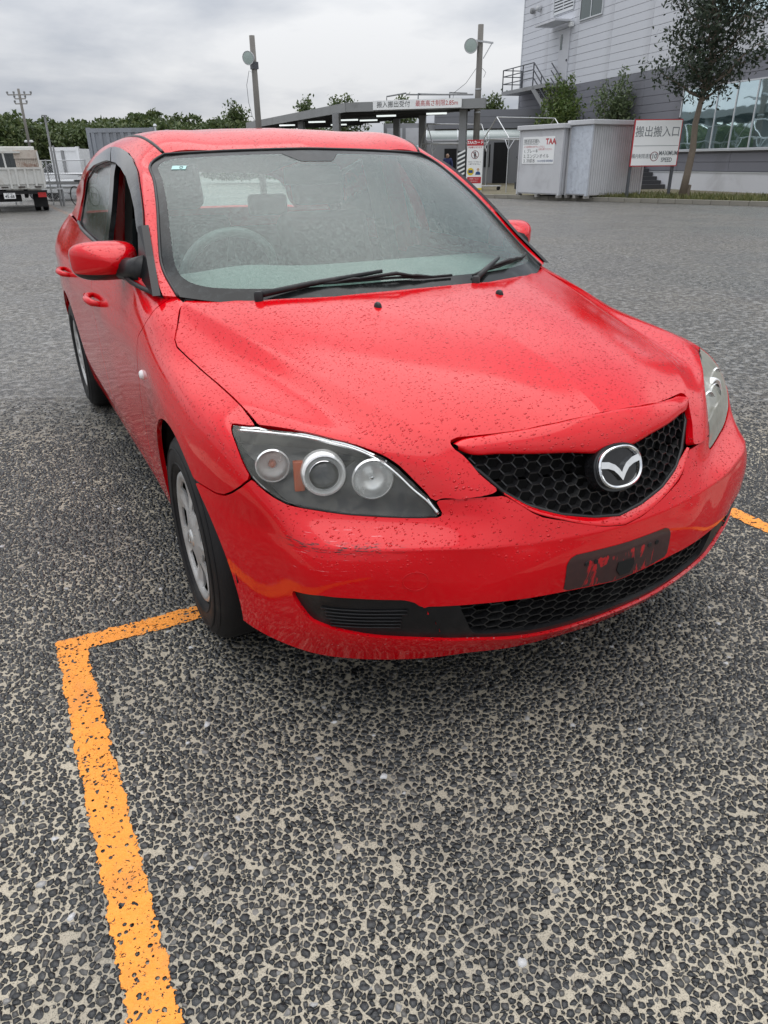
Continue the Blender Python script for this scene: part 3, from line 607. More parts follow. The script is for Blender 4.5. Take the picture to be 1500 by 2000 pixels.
# ------------------------------------------------------------------ sheets
SH1 = Sheet(S1, .0115, .03, .005, MX, None)
SHH = Sheet(HD, .0115, .05, .0055, None, MX, chart=(0,1), flip=False)
SHG = Sheet(GH, .013, .03, .018, None, None)
SHW = Sheet(WS, .013, .03, .03, None, MX, chart='uv')
def orient(sh, ref):
    c = sh.D.reshape(-1,3); n = sh.N.reshape(-1,3)
    if ((c-np.array(ref))*n).sum() < 0: sh.N = -sh.N; sh.F = sh.F[:,::-1]
orient(SH1,(0,1.3,.5)); orient(SHH,(0,0,-1)); orient(SHG,(0,1.7,.5)); orient(SHW,(0,2,0))
C1, CH, CG = SH1.chart.reshape(-1,2), SHH.chart.reshape(-1,2), SHG.chart.reshape(-1,2)
P1, PH, PG = SH1.P(), SHH.P(), SHG.P()
GAP = .0022
door_uv = [(13.32,8.3),(13.13,7.3)]+door_uv+[(13.75,-.3)]
fender_uv = [(8.052,6.926),(8.45,7.0)]+gap_uv+[(12.95,8.3)]+door_uv+[(9.0,-.3),(9.5,2)]+seam_uv[::-1]+hl_uv[19:]+hl_uv[:3]
bumper_uv = [(-.5,4.02),(0,4.02)]+vc_uv[::-1]+hf_uv+[(3.93,5.5),(3.872,5.158)]+hl_uv[11:20]+seam_uv+[(10.6,3.5),(10.6,-.4),(-.5,-.4)]
f_hl = sdf(C1, SH1.poly(hl_uv)); f_fen = sdf(C1, SH1.poly(fender_uv)); f_int = sdf(C1, SH1.poly(intake_uv))
bp = SH1.poly(bumper_uv); bp[np.array(bumper_uv)[:,0] < 0, 0] = -.3; bp[np.array(bumper_uv)[:,1] < 0, 1] = -.3
f_bum = sdf(C1, bp)
lg_uv = [(-.5,2.08)]+low_uv+[(4.42,1.65)]+lowb_uv+[(0,.76),(-.5,.76)]
lp = SH1.poly(lg_uv); lp[[0,-1],0] = -.3; f_low = sdf(C1, lp)
def arch(P, y0, R): return np.hypot(P[:,1]-y0, P[:,2]-.312)-R
f_af = arch(P1, 0, .364); f_ar = arch(P1, 2.64, .364)
P1y, P1z = P1[:,1], P1[:,2]
fp = SH1.poly(fender_uv); _fu = np.array(fender_uv); fp[_fu[:,1] < 0, 1] = -.3; fp[_fu[:,1] > 8, 1] = SH1.V[-1]+.3; f_fen = sdf(C1, fp)
# ------------------------------------------------------------------ assemble
CAR = thing('parked_car', 'red five door hatchback with raindrops on its bonnet, parked in the orange marked bay', 'car')
bumper = panel('front_bumper', SH1, AND(f_bum-GAP, f_af, -f_int, -f_low), M_paint, CAR, 0)
for sd_ in (-1,1):
    fen = panel('front_fender', SH1, AND(f_fen-GAP, f_af), M_paint, CAR, sd_)
    p, n = SH1.at(*rep_uv[0]); p = p*np.array([sd_,1,1]); n = n*np.array([sd_,1,1])
    Mt = Matrix.Translation(p) @ Vector(n).to_track_quat('Z','Y').to_matrix().to_4x4() @ Matrix.Diagonal((1.0,.78,1,1))
    MB().lathe([(.0,.012),(.010,.0115),(.016,.009),(.0195,.004),(.021,-.004)], 24, Mt).build('side_repeater', M_white, fen, True)
# doors and rear quarter on the shell
yB = 1.50
fd = np.array(door_uv); dp = SH1.poly(door_uv); dp[0,1] = SH1.V[-1]+.3; dp[-1,1] = -.3
d_front = sdf(C1, np.vstack([dp, [[9,-.3],[9,SH1.V[-1]+.3]]]))
y_split = P1y-(1.475+.10*np.clip((P1z-.5),-.3,.5)); y_rear = 2.47-P1y-.02*0
f_rd_back = np.where(P1z > .62, (2.62-(P1z-.62)*.10)-P1y, 1e3)
sill = P1z-.285
f_fdoor = AND(d_front-GAP, -y_split-GAP, sill-GAP)
f_rdoor = AND(y_split-GAP, f_rd_back-GAP, f_ar-.03, 2.75-P1y, sill-GAP)
f_quart = AND(OR(-f_rd_back-GAP, .03-f_ar-GAP*0, -sill-GAP), f_ar, d_front-GAP, P1y-.3)
for sd_ in (-1,1):
    dr = panel('front_door', SH1, f_fdoor, M_paint, CAR, sd_)
    rd = panel('rear_door', SH1, f_rdoor, M_paint, CAR, sd_)
    for (dd, yh) in ((dr,1.36),(rd,2.36)):
        x0 = sd_*(.852 if yh < 2 else .866)
        hb = MB(); pts = [(x0-sd_*.006,yh-.10,.805),(x0+sd_*.026,yh-.075,.812),(x0+sd_*.036,yh,.815),(x0+sd_*.026,yh+.075,.818),(x0-sd_*.006,yh+.10,.818)]
        hb.tube(pts,[.010,.014,.0155,.014,.010],10).build('door_handle', M_paint, dd, 'all')
panel('rear_body', SH1, OR(f_quart, AND(P1y-3.0, f_ar)), M_paint, CAR, 0)
# bonnet ------------------------------------------------------------
hood_xy = [(-.2,.149),(0,.149)]+hoodrear_xy[::-1]+hoodside_xy+[(.445,-.703),(.426,-.712),(.390,-.735),(.345,-.752),(.300,-.766),(.337,-.722),(.356,-.687),(.371,-.668)]+trimtop_xy+[(0,-.737),(-.2,-.737)]
f_hood = sdf(CH, hood_xy)
hood = panel('bonnet', SHH, f_hood-GAP, M_paint, CAR, 0, rim=.02)
for x in (-.2195,.2195):
    i = np.argmin(((PH[:,:2]-[abs(x),-.003])**2).sum(1)); q = PH[i]
    MB().lathe([(0,.013),(.005,.0125),(.009,.008),(.011,.0),(.011,-.006)],14,Matrix.Translation((x,-.003,q[2]))@Matrix.Diagonal((1,1.5,1,1))).build('washer_nozzle', M_black, hood, True)
# front graph y(x,z) of the nose
def front_y(x, z):
    x = abs(x); i = int(np.clip(np.searchsorted(SH1.D[:,20,0], x),1,len(SH1.pu)//3)); a, b = SH1.D[i-1,20,0], SH1.D[i,20,0]; t = (x-a)/(b-a+1e-9)
    col = SH1.D[i-1]*(1-t)+SH1.D[i]*t; return float(np.interp(z, col[:,2], col[:,1]))
# grille -------------------------------------------------------------
GR = [(.356,.722),(.337,.692),(.327,.686),(.284,.640),(.239,.609),(.161,.58),(.075,.560),(0,.550)]
GT = [(0,.705),(.07,.706),(.128,.716),(.207,.721),(.284,.724)]
g_poly = np.array(GR+[(-x,z) for x,z in GR[::-1][1:]]+[(-x,z) for x,z in GT[::-1]]+GT[1:])
# lip strip between the bumper's V edge and the grille opening
vu = [(0,4.02)]+vc_uv[::-1]+[hf_uv[0]]
Vo = np.array([SH1.at(u,v)[0] for u,v in vu])
Vi = np.array([(0,front_y(0,.548)+.022,.552),(.06,front_y(.06,.557)+.022,.560),(.165,front_y(.165,.580)+.022,.583),(.238,front_y(.238,.608)+.020,.611),(.293,front_y(.293,.640)+.008,.646)])
Vo,_ = spl(Vo,[8]*4); Vi,_ = spl(Vi,[8]*4)
Vm = (Vo*.55+Vi*.45); Vm[:,1] -= .004; Vm[:,2] += .002
St = np.stack([Vo+[0,.001,.0],Vo*.8+Vm*.2+[0,-.001,.001],Vm,Vi],0)
def strip_mesh(name, S, mat, parent, both=True, **kw):
    S = np.asarray(S); P = []; F = []
    for s_ in ((1,-1) if both else (1,)):
        o0 = len(P)*0+sum(len(p) for p in P); P.append((S*[s_,1,1]).reshape(-1,3)); a, b = S.shape[:2]
        for i in range(a-1):
            for j in range(b-1):
                q = (o0+i*b+j, o0+i*b+j+1, o0+(i+1)*b+j+1, o0+(i+1)*b+j); F.append(q if s_ > 0 else q[::-1])
    o = mesh_np(name, np.vstack(P), F, mat, parent, True, **kw)
    bm = bmesh.new(); bm.from_mesh(o.data); bmesh.ops.remove_doubles(bm, verts=bm.verts, dist=1e-5); bmesh.ops.recalc_face_normals(bm, faces=bm.faces); bm.to_mesh(o.data); bm.free(); return o
strip_mesh('grille_lip', St, M_paint, bumper)
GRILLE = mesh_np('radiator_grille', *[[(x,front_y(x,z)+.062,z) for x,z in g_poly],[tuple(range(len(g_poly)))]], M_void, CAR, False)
def frame_tube(poly, r, dy, name, mat, parent, closed=True, n=6):
    P = [(x,front_y(x,z)+dy,z) for x,z in poly]; return MB().tube(P, r, n, closed=closed).build(name, mat, parent, 'all')
frame_tube(g_poly, .0055, .020, 'grille_frame', M_black, GRILLE)
# side wall of the grille well
wv = [(x,front_y(x,z)+.020,z) for x,z in g_poly]; wb = [(x,front_y(x,z)+.064,z) for x,z in g_poly]; k = len(wv)
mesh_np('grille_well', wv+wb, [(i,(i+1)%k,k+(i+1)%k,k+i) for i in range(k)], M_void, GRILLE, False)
def honeycomb(name, poly, parent, w, h, bw, depth, dy, skip=None, mat=None):
    poly = np.array(poly); x0,x1,z0,z1 = poly[:,0].min(),poly[:,0].max(),poly[:,1].min(),poly[:,1].max(); mb = MB(); done = set()
    cx = .75*w
    for i in range(int(-(x1-x0)/cx)-1, int((x1-x0)/cx)+2):
        for j in range(-2, int((z1-z0)/h)+3):
            x, z = i*cx, z0+j*h+(h/2 if i%2 else 0)
            pts = [(x+w/2,z),(x+w/4,z+h/2),(x-w/4,z+h/2),(x-w/2,z),(x-w/4,z-h/2),(x+w/4,z-h/2)]
            for a,b in zip(pts, pts[1:]+pts[:1]):
                key = tuple(sorted([(round(a[0],4),round(a[1],4)),(round(b[0],4),round(b[1],4))]))
                if key in done: continue
                done.add(key)
                t = np.linspace(0,1,7)[:,None]; q = np.array(a)*(1-t)+np.array(b)*t; d = sdf(q, poly)
                if skip is not None: d = np.minimum(d, -sdf(q, skip))
                ok = np.where(d > -.001)[0]
                if len(ok) < 2: continue
                A_, B_ = q[ok[0]], q[ok[-1]]
                pa = Vector((A_[0],front_y(A_[0],A_[1])+dy+depth/2,A_[1])); pb = Vector((B_[0],front_y(B_[0],B_[1])+dy+depth/2,B_[1]))
                mb.bar(pa, pb, bw, depth, up=(0,1,0))
    return mb.build(name, mat or M_mesh, parent)
th = np.linspace(0,2*pi,25)[:-1]
em_hole = np.stack([.081*np.cos(th), .668+.062*np.sin(th)],-1)
honeycomb('grille_mesh', g_poly, GRILLE, .0385, .0245, .0024, .014, .022, em_hole)
# red bar over the grille
TT = np.array([(0,-.7405,.7775),(.038,-.7395,.777),(.128,-.7335,.771),(.211,-.7145,.763),(.282,-.6895,.755),(.355,-.661,.744),(.368,-.662,.740)])
TB = np.array([(0,front_y(0,.704),.704),(.045,front_y(.045,.704),.704),(.128,front_y(.128,.716),.716),(.207,front_y(.207,.721),.721),(.284,front_y(.284,.7245),.7245),(.345,front_y(.345,.7255)-.002,.7255),(.362,-.672,.733)])
TT,_ = spl(TT,[6]*6); TB,_ = spl(TB,[6]*6); TT = TT+np.array([0,.002,.004]); rows = []
for t in (0,.08,.25,.5,.75,.92,1):
    q = TT*(1-t)+TB*t; q = q+np.array([0,-.010,.006])*(4*t*(1-t))*.9; rows.append(q)
rows = [TT+[0,.012,-.012]]+rows+[TB+[0,.02,.0]]
strip_mesh('grille_bar', rows, M_paint, GRILLE)
# emblem
em = MB(); nrm = Vector((0,-.93,.36)).normalized(); ME = Matrix.Translation((0,-.803,.668)) @ Matrix(((1,0,0,0),(0,nrm.z,nrm.y,0),(0,-nrm.y,nrm.z,0),(0,0,0,1)))
aE, bE = .0685, .0490
def ell(k, z, n=40):
    return [ME @ Vector((aE*k*math.copysign(abs(cos(t))**.86,cos(t)), bE*k*math.copysign(abs(sin(t))**.86,sin(t))-(.004 if sin(t) < 0 else 0)*k*abs(sin(t)), z)) for t in np.linspace(0,2*pi,n+1)[:-1]]
disc = MB(); disc.face(ell(1.10,.006)); L1, L2 = ell(1.10,.006), ell(1.16,-.02)
for i in range(40): disc.face([L1[i],L1[(i+1)%40],L2[(i+1)%40],L2[i]])
EMB = disc.build('emblem', M_gloss, GRILLE, merge=1e-5)
rg = MB(); ks = [(1.0,.007),(.985,.014),(.93,.0165),(.86,.014),(.835,.007)]
RR = [ell(k,z) for k,z in ks]
for A_,B_ in zip(RR,RR[1:]):
    for i in range(40): rg.face([A_[i],A_[(i+1)%40],B_[(i+1)%40],B_[i]])
up_ = [(-.93,.40),(-.55,.31),(-.27,.12),(-.10,-.10),(0,-.30),(.10,-.10),(.27,.12),(.55,.31),(.93,.40)]
lo_ = [(.93,.08),(.60,.0),(.36,-.14),(.18,-.38),(0,-.70),(-.18,-.38),(-.36,-.14),(-.60,.0),(-.93,.08)]
rg.prism([(x*aE*.95,y*bE) for x,y in up_+lo_], .006, .015, ME)
rg.build('emblem_wings', M_chrome, EMB, True, merge=1e-5)
# lower grille ---------------------------------------------------------
lg_half = [(0,.372),(.107,.391),(.252,.400),(.352,.404),(.425,.405),(.41,.37),(.385,.312),(.362,.300),(.218,.274),(0,.266)]
lg_poly = lg_half+[(-x,z) for x,z in lg_half[::-1]]
lg_poly = [p for i,p in enumerate(lg_poly) if i == 0 or p != lg_poly[i-1]]
chm = np.stack([P1[:,0],P1[:,2]],-1); f_mesh = sdf(chm, lg_half+[(-.4,.266),(-.4,.372)])
LOW = panel('lower_grille', SH1, AND(f_low+.005, -f_mesh), M_black, CAR, 0, off=-.009, rim=.03)
honeycomb('lower_mesh', lg_poly, LOW, .048, .0235, .0030, .016, .020)
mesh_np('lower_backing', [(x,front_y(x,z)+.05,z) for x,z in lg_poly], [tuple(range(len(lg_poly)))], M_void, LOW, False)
for sd_ in (-1,1):
    fg = panel('fog_lamp_blank', SH1, f_int+.005, M_black, CAR, sd_, off=-.010, rim=.03)
    # ribbed pocket
    for k in range(6):
        t = k/5; zz = .394-.050*t; xs = np.linspace(.70-.02*t, .53+.015*t, 9); pts = []
        for x in xs:
            i = np.argmin(((chm-[x,zz])**2).sum(1)+(P1y > -.3)*9.); pts.append((sd_*P1[i,0], P1[i,1]+.008, zz))
        MB().tube(pts, .0022, 6).build('rib', M_black, fg, 'all')
# dirty patch where the number plate was, tow-eye cover
def patch(name, pts_xz, dy, mat, parent, n=14):
    xs = [p[0] for p in pts_xz]; zs = [p[1] for p in pts_xz]; gx = np.linspace(min(xs),max(xs),n*2); gz = np.linspace(min(zs),max(zs),n)
    V = np.array([(x,front_y(x,z)+dy,z) for x in gx for z in gz]); Q = np.array([(i*n+j,(i+1)*n+j,(i+1)*n+j+1,i*n+j+1) for i in range(len(gx)-1) for j in range(n-1)])
    A, F = clip(V, Q, sdf(V[:,[0,2]], pts_xz)); return mesh_np(name, A, F, mat, parent, True)
def plate_mat():
    m, nt, out = newmat('plate_stain'); g = G(nt); v = g.obj()
    n = g.noise(g.scale(v,(26,1,9)), 1., 3., .55, 1.4); n2 = g.noise(v, 55., 4.)
    sepn = g.n('ShaderNodeSeparateXYZ', {0:v}); ax = g.math('ABSOLUTE', sepn.outputs[0])
    edge = g.math('MAXIMUM', g.rng(ax,.105,.135), g.math('MULTIPLY', g.rng(sepn.outputs[2],.462,.482), .75))
    d = g.rng(g.math('ADD', g.math('ADD', n, g.math('MULTIPLY', edge,.30)), g.math('MULTIPLY', n2,.10)), .45, .52)
    col = g.mix(d, (.42,.002,.008), g.mix(n2, (.018,.006,.006), (.055,.014,.013)))
    b = g.n('ShaderNodeBsdfPrincipled', {'Base Color':col,'Roughness':g.rng(d,0,1,.35,.7),'Coat Weight':.3}); nt.links.new(b.outputs[0], out.inputs[0]); return m
PL = [(-.168,.398),(-.168,.470),(-.160,.485),(-.145,.492),(.145,.492),(.160,.485),(.168,.470),(.168,.405),(.10,.394),(0,.388),(-.10,.394)]
plate = patch('plate_patch', PL, -.0012, plate_mat(), bumper)
for x in (-.10,.10):
    for dx in (-.012,.014):
        MB().lathe([(0,.002),(.006,.002),(.0065,0)],10,Matrix.Translation((x+dx,front_y(x+dx,.462)-.0015,.462))@Matrix.Rotation(pi/2,4,'X')).build('plate_fixing', M_void if dx > 0 else M_black, plate)
MB().prism([(-.028,.018),(.022,.018),(.026,.0),(.014,-.022),(-.016,-.022),(-.03,-.004)],0,.003,Matrix.Translation((.012,front_y(0,.425)-.0006,.425))@Matrix.Rotation(pi/2,4,'X')).build('bracket_hole', M_void, plate)
pc, nc = SH1.at(*tow_uv[0])
for r0,r1,nm in ((.0265,.0285,'tow_cover_seam'),):
    Mt = Matrix.Translation(Vector(pc*MX)) @ Vector(nc*MX).to_track_quat('Z','Y').to_matrix().to_4x4() @ Matrix.Diagonal((1.05,.82,1,1))
    MB().lathe([(r0,.0005),((r0+r1)/2,.0014),(r1,.0004)],36,Mt).build(nm, M_paint, bumper, 'all')
# headlights ----------------------------------------------------------
def on_shell(u,v,inset): p,n = SH1.at(u,v); return p-n*inset
lamps = [(lamp_uv[0],.037,'turn'),(lamp_uv[1],.048,'proj'),(lamp_uv[2],.045,'beam')]
for sd_ in (-1,1):
    S_ = np.array([sd_,1,1.])
    hlp = panel('headlight', SH1, f_hl-.0025, M_lampdark, CAR, sd_, off=-.062, rim=0)
    # walls between lens edge and housing
    uvp = np.array(hl_uv); wl = []
    for (u,v),(u2,v2) in zip(hl_uv, hl_uv[1:]+hl_uv[:1]):
        for t in np.linspace(0,1,5)[:-1]: wl.append((u*(1-t)+u2*t, v*(1-t)+v2*t))
    a_ = np.array([on_shell(u,v,.004) for u,v in wl])*S_; b_ = np.array([on_shell(u,v,.066) for u,v in wl])*S_; k = len(wl)
    mesh_np('lamp_wall', np.vstack([a_,b_]), [(i,(i+1)%k,k+(i+1)%k,k+i) for i in range(k)], M_lampdark, hlp, False)
    panel('lens', SH1, f_hl-.0030, M_lens, hlp, sd_, off=-.001, rim=.004)
    # bright strip along the upper edge
    ed = [(8.75,6.46),(8.03,6.83),(6.845,6.95),(6.299,6.95),(5.714,7.0),(5.276,6.94),(4.945,6.70),(4.483,6.20),(4.10,5.55),(3.96,5.10)]
    pts = [Vector(on_shell(u,v,.010)*S_) for u,v in ed]; pts2 = [Vector(q) for q in spl(np.array([tuple(p) for p in pts]),[5]*(len(pts)-1))[0]]
    MB().tube(pts2,.0045,6).build('chrome_strip', M_chrome, hlp, 'all')
    for (uv,r,kind) in lamps:
        p,n = SH1.at(*uv); p = (p-n*.024)*S_; ax = Vector((sd_*.30,-1,.12)).normalized()
        Mt = Matrix.Translation(Vector(p)) @ ax.to_track_quat('Z','Y').to_matrix().to_4x4()
        if kind == 'proj':
            u_ = MB().lathe([(r*1.08,-.03),(r*1.08,.004),(r*1.02,.010),(r*.93,.011),(r*.86,.004),(r*.80,.0)],36,Mt).build('projector_ring', M_reflect, hlp, True)
            MB().lathe([(r*.80,.0),(r*.74,.010),(r*.70,.012),(r*.68,.004)],36,Mt).build('projector_bezel', M_chrome, u_, True)
            MB().lathe([(r*.68,.0),(r*.60,.012),(r*.42,.021),(r*.2,.025),(.0005,.026)],36,Mt).build('projector_lens', M_bulb, u_, True)
            MB().lathe([(r*.68,-.002),(r*.3,-.012),(.0005,-.016)],30,Mt).build('projector_back', M_int, u_, True)
        else:
            u_ = MB().lathe([(r*1.08,.004),(r*1.0,.008),(r*.97,.0),(r*.80,-.012),(r*.45,-.022),(.0005,-.026)],32,Mt).build('reflector_bowl', M_reflect, hlp, True)
            MB().lathe([(r*.98,.004),(r*.8,.008),(r*.4,.012),(.0005,.013)],32,Mt).build('lamp_glass', M_bulb, u_, True)
            if kind == 'turn':
                MB().lathe([(.009,-.03),(.010,-.012),(.006,-.004),(.0005,-.002)],14,Mt).build('bulb', M_amber, u_, True)
                q = on_shell(*lamp_uv[3],.036)*S_; Mq = Matrix.Translation(Vector(q)) @ ax.to_track_quat('Z','Y').to_matrix().to_4x4()
                MB().box((-.012,-.036,-.01),(.012,.036,.006),Mq).build('amber_reflector', M_amber, hlp, bevel=.003)
            else:
                MB().lathe([(.007,-.03),(.008,-.012),(.004,-.006),(.0005,-.005)],14,Mt).build('bulb', M_chrome, u_, True)
# added unseen dark blocker in the engine bay and floor, so nothing shows through
MB().box((-.62,-.52,.24),(.62,.25,.69)).box((-.55,.25,.2),(.55,3.2,.30)).build('dark_blocker', M_void, CAR)
# roof, pillars ---------------------------------------------------------
uvG = lambda l: SHG.poly(l)
V8 = SHG.V[-1]
vv = CG[:,1]; v_d = np.interp(6.0, SHG.pv, SHG.V)
open_uv = [(1.06,-.2),(1.10,1.0),(1.246,2.168),(1.242,2.566),(1.359,3.519),(1.446,4.157),(1.681,4.7),(2.17,4.897),(2.519,4.906),(3.011,4.781),(3.271,4.616),(4.029,4.237),(4.413,3.831),(5.0,3.15),(5.55,2.1),(5.9,1),(5.95,-.2)]
op = uvG(open_uv); op[[0,-1],1] = -.2; f_open = sdf(CG, op)
fw_uv = [(1.62,-.2),(1.66,1.2),(1.70,1.857),(1.77,2.548),(2.007,3.109),(2.131,3.625),(2.318,3.9),(2.583,4.028),(2.80,4.018),(2.93,3.4),(3.10,2.0),(3.28,.9),(3.38,-.2)]
rw_uv = [(3.60,-.2),(3.45,.9),(3.28,2.0),(3.14,3.4),(3.10,4.03),(3.469,3.923),(4.096,3.747),(4.55,3.45),(4.95,2.9),(5.25,2.1),(5.45,1.1),(5.5,.25),(5.48,-.2)]
fwp = uvG(fw_uv); fwp[[0,-1],1] = -.2; rwp = uvG(rw_uv); rwp[[0,-1],1] = -.2
f_fw, f_rw = sdf(CG, fwp), sdf(CG, rwp)
roof = panel('roof', SHG, AND(vv-v_d-.006), M_paint, CAR, 0, rim=.012)
for sd_ in (-1,1):
    panel('pillar_frame', SHG, AND(v_d-.006-vv, -f_open-.001), M_paint, CAR, sd_, rim=.03)
    dt = [SHG.at(u,6.0) for u in np.linspace(.35,5.6,40)]
    mould = MB(); mould.tube([Vector((q-n*.003)*np.array([sd_,1,1])) for q,n in dt],.0075,8).build('roof_moulding', M_black, roof, 'all')
    wf = panel('window_frame', SHG, AND(f_open-.001, -f_fw, -f_rw), M_gloss, CAR, sd_, off=-.008, rim=.02)
    panel('rear_side_glass', SHG, f_rw-.001, M_side, CAR, sd_, off=-.014, rim=0)
    if sd_ > 0: panel('front_side_glass', SHG, f_fw-.001, M_side, CAR, sd_, off=-.014, rim=0)
    vo_f = [(1.262,2.3),(1.258,2.566),(1.375,3.519),(1.465,4.157),(1.70,4.68),(2.17,4.86),(2.519,4.87),(2.99,4.76)]
    vi_f = [(2.84,4.00),(2.583,4.02),(2.318,3.88),(2.131,3.60),(2.02,3.08),(1.79,2.52),(1.715,1.85),(1.45,1.4),(1.30,1.6)]
    panel('rain_visor', SHG, sdf(CG, uvG(vo_f+vi_f)), M_visor, CAR, sd_, off=.010, rim=.012)
    vo_r = [(3.03,4.75),(3.271,4.59),(4.029,4.21),(4.40,3.81),(4.8,3.35)]; vi_r = [(4.55,3.35),(4.096,3.72),(3.469,3.90),(3.10,4.0),(2.90,4.0)]
    panel('rain_visor', SHG, sdf(CG, uvG(vo_r+vi_r)), M_visor, CAR, sd_, off=.010, rim=.012)
    # belt strip
    bs = [SHG.at(u,.0) for u in np.linspace(1.5,5.7,30)]
    MB().tube([Vector((q-n*.004+[0,0,.002])*np.array([sd_,1,1])) for q,n in bs],.008,8).build('belt_moulding', M_black if sd_ else M_black, CAR, 'all')
# windscreen --------------------------------------------------------------
CW = SHW.chart.reshape(-1,2); PW = SHW.P()
# chart: U along rows bottom->top, V centre->edge ; inner clear area
Ut, Ve = SHW.U[-1], SHW.V[-1]
inner = [(.070,-.3),(.070,Ve*.6),(.074,Ve-.115),(.082,Ve-.082),(.098,Ve-.060),(.125,Ve-.047),(.17,Ve-.042),(Ut*.5,Ve-.040),(Ut-.13,Ve-.041),(Ut-.095,Ve-.046),(Ut-.068,Ve-.062),(Ut-.054,Ve-.085),(Ut-.048,Ve-.12),(Ut-.046,Ve*.5),(Ut-.045,-.3)]
f_in = sdf(CW, inner)
SCR = panel('windscreen', SHW, f_in, M_screen, CAR, 0, rim=0)
panel('screen_border', SHW, AND(-f_in), M_frit, SCR, 0, rim=.006)
sens = [(Ut-.03,-.3),(Ut-.03,.13),(Ut-.05,.125),(Ut-.115,.07),(Ut-.118,-.3)]
panel('sensor_patch', SHW, sdf(CW, sens), M_frit, SCR, 0, off=.0012, rim=0)
ip, inn = SHW.at(5.62, 2.62)
def ws_at(x, z):
    """point on the screen nearest to |x| and height z"""
    i = np.argmin((PW[:,0]-abs(x))**2+(PW[:,2]-z)**2); q = PW[i]; return Vector((math.copysign(q[0],x) if abs(x) > 1e-6 else 0,q[1],q[2])), Vector((SHW.N.reshape(-1,3)[i])*np.array([1 if x >= 0 else -1,1,1]))
q, n = ws_at(-.53, 1.305); Mt = Matrix.Translation(q+n*.001) @ n.to_track_quat('Z','Y').to_matrix().to_4x4()
stk = MB().box((-.026,-.014,0),(.026,.014,.0006),Mt).build('inspection_sticker', pm('sticker_green',(.36,.58,.55),.5,var=.08), SCR)
MB().lathe([(.006,.0008),(.006,.0016),(.0085,.0016),(.0085,.0008)],18,Mt@Matrix.Translation((.008,0,0))@Matrix.Diagonal((.75,1.1,1,1))).build('sticker_mark', M_black, stk)
edge = [SHW.at(u,3.0) for u in np.linspace(0,5,40)]; top = [SHW.at(u,3.0) for u in np.linspace(5,6,8)]+[SHW.at(6.0,v) for v in np.linspace(3,0,14)[1:]]
loop = [q+nn*.001 for q,nn in edge+top[1:]]
full = loop+[l*MX for l in loop[::-1][1:]]
MB().tube([Vector(l) for l in full],.0052,6).build('screen_seal', M_black, SCR, 'all')
# cowl panel between bonnet and glass
cw = []
for x in np.linspace(-.69,.69,41):
    yb = float(np.interp(abs(x),[0,.099,.285,.515,.66,.70],[.147,.151,.166,.272,.372,.40])); zb = float(np.interp(abs(x),[0,.3,.515,.69],[.930,.926,.918,.916]))
    q,_n = ws_at(x,.962+.0*abs(x)); cw.append([(x,yb-.01,zb-.02),(x,yb+.012,zb),(x,(yb+q.y)/2,zb+.008),(x,q.y,q.z+.004-.012)])
cw = np.array(cw).transpose(1,0,2); strip_mesh('cowl_panel', cw, M_gloss, CAR, both=False)
# wipers
def wiper(piv, knee, a, b, nseg=14):
    pv, _n = ws_at(*piv); pv = pv+Vector((0,-.02,.012))
    kn, n1 = ws_at(*knee); kn = kn+n1*.018
    wp = MB().tube([pv, pv*.6+kn*.4+Vector((0,-.002,.004)), kn],[.010,.009,.006],8).build('wiper', M_black, CAR, 'all')
    MB().lathe([(.0005,.012),(.010,.011),(.014,.005),(.014,-.02)],16,Matrix.Translation(pv)).build('wiper_pivot', M_black, wp, True)
    pts = []
    for t in np.linspace(0,1,nseg):
        q,nn = ws_at(a[0]*(1-t)+b[0]*t, a[1]*(1-t)+b[1]*t); pts.append((q,nn))
    sm = np.array([tuple(p+nn*.008) for p,nn in pts]); sm[1:-1] = (sm[:-2]+sm[1:-1]*2+sm[2:])/4
    MB().tube([Vector(q) for q in sm],.0045,6).build('wiper_blade', M_rubber, wp, 'all')
    for t0,t1 in ((.12,.42),(.55,.88)):
        i0,i1 = int(t0*(nseg-1)),int(t1*(nseg-1)); mid = (i0+i1)//2
        A_,B_,C_ = Vector(sm[i0]),Vector(sm[mid]),Vector(sm[i1]); up = pts[mid][1]*.009
        MB().tube([A_,B_+up,C_],[.003,.0055,.003],6).build('blade_bridge', M_black, wp, 'all')
    A_,C_ = Vector(sm[int(.27*(nseg-1))]),Vector(sm[int(.72*(nseg-1))]); B_ = Vector(sm[nseg//2])+pts[nseg//2][1]*.016
    MB().tube([A_+pts[3][1]*.006,B_,C_+pts[-3][1]*.006],[.004,.007,.004],6).build('blade_bridge', M_black, wp, 'all')
wiper((-.506,.945),(-.08,.982),(-.30,.972),(.17,.966)); wiper((.235,.946),(.42,.985),(.25,.960),(.63,.988))
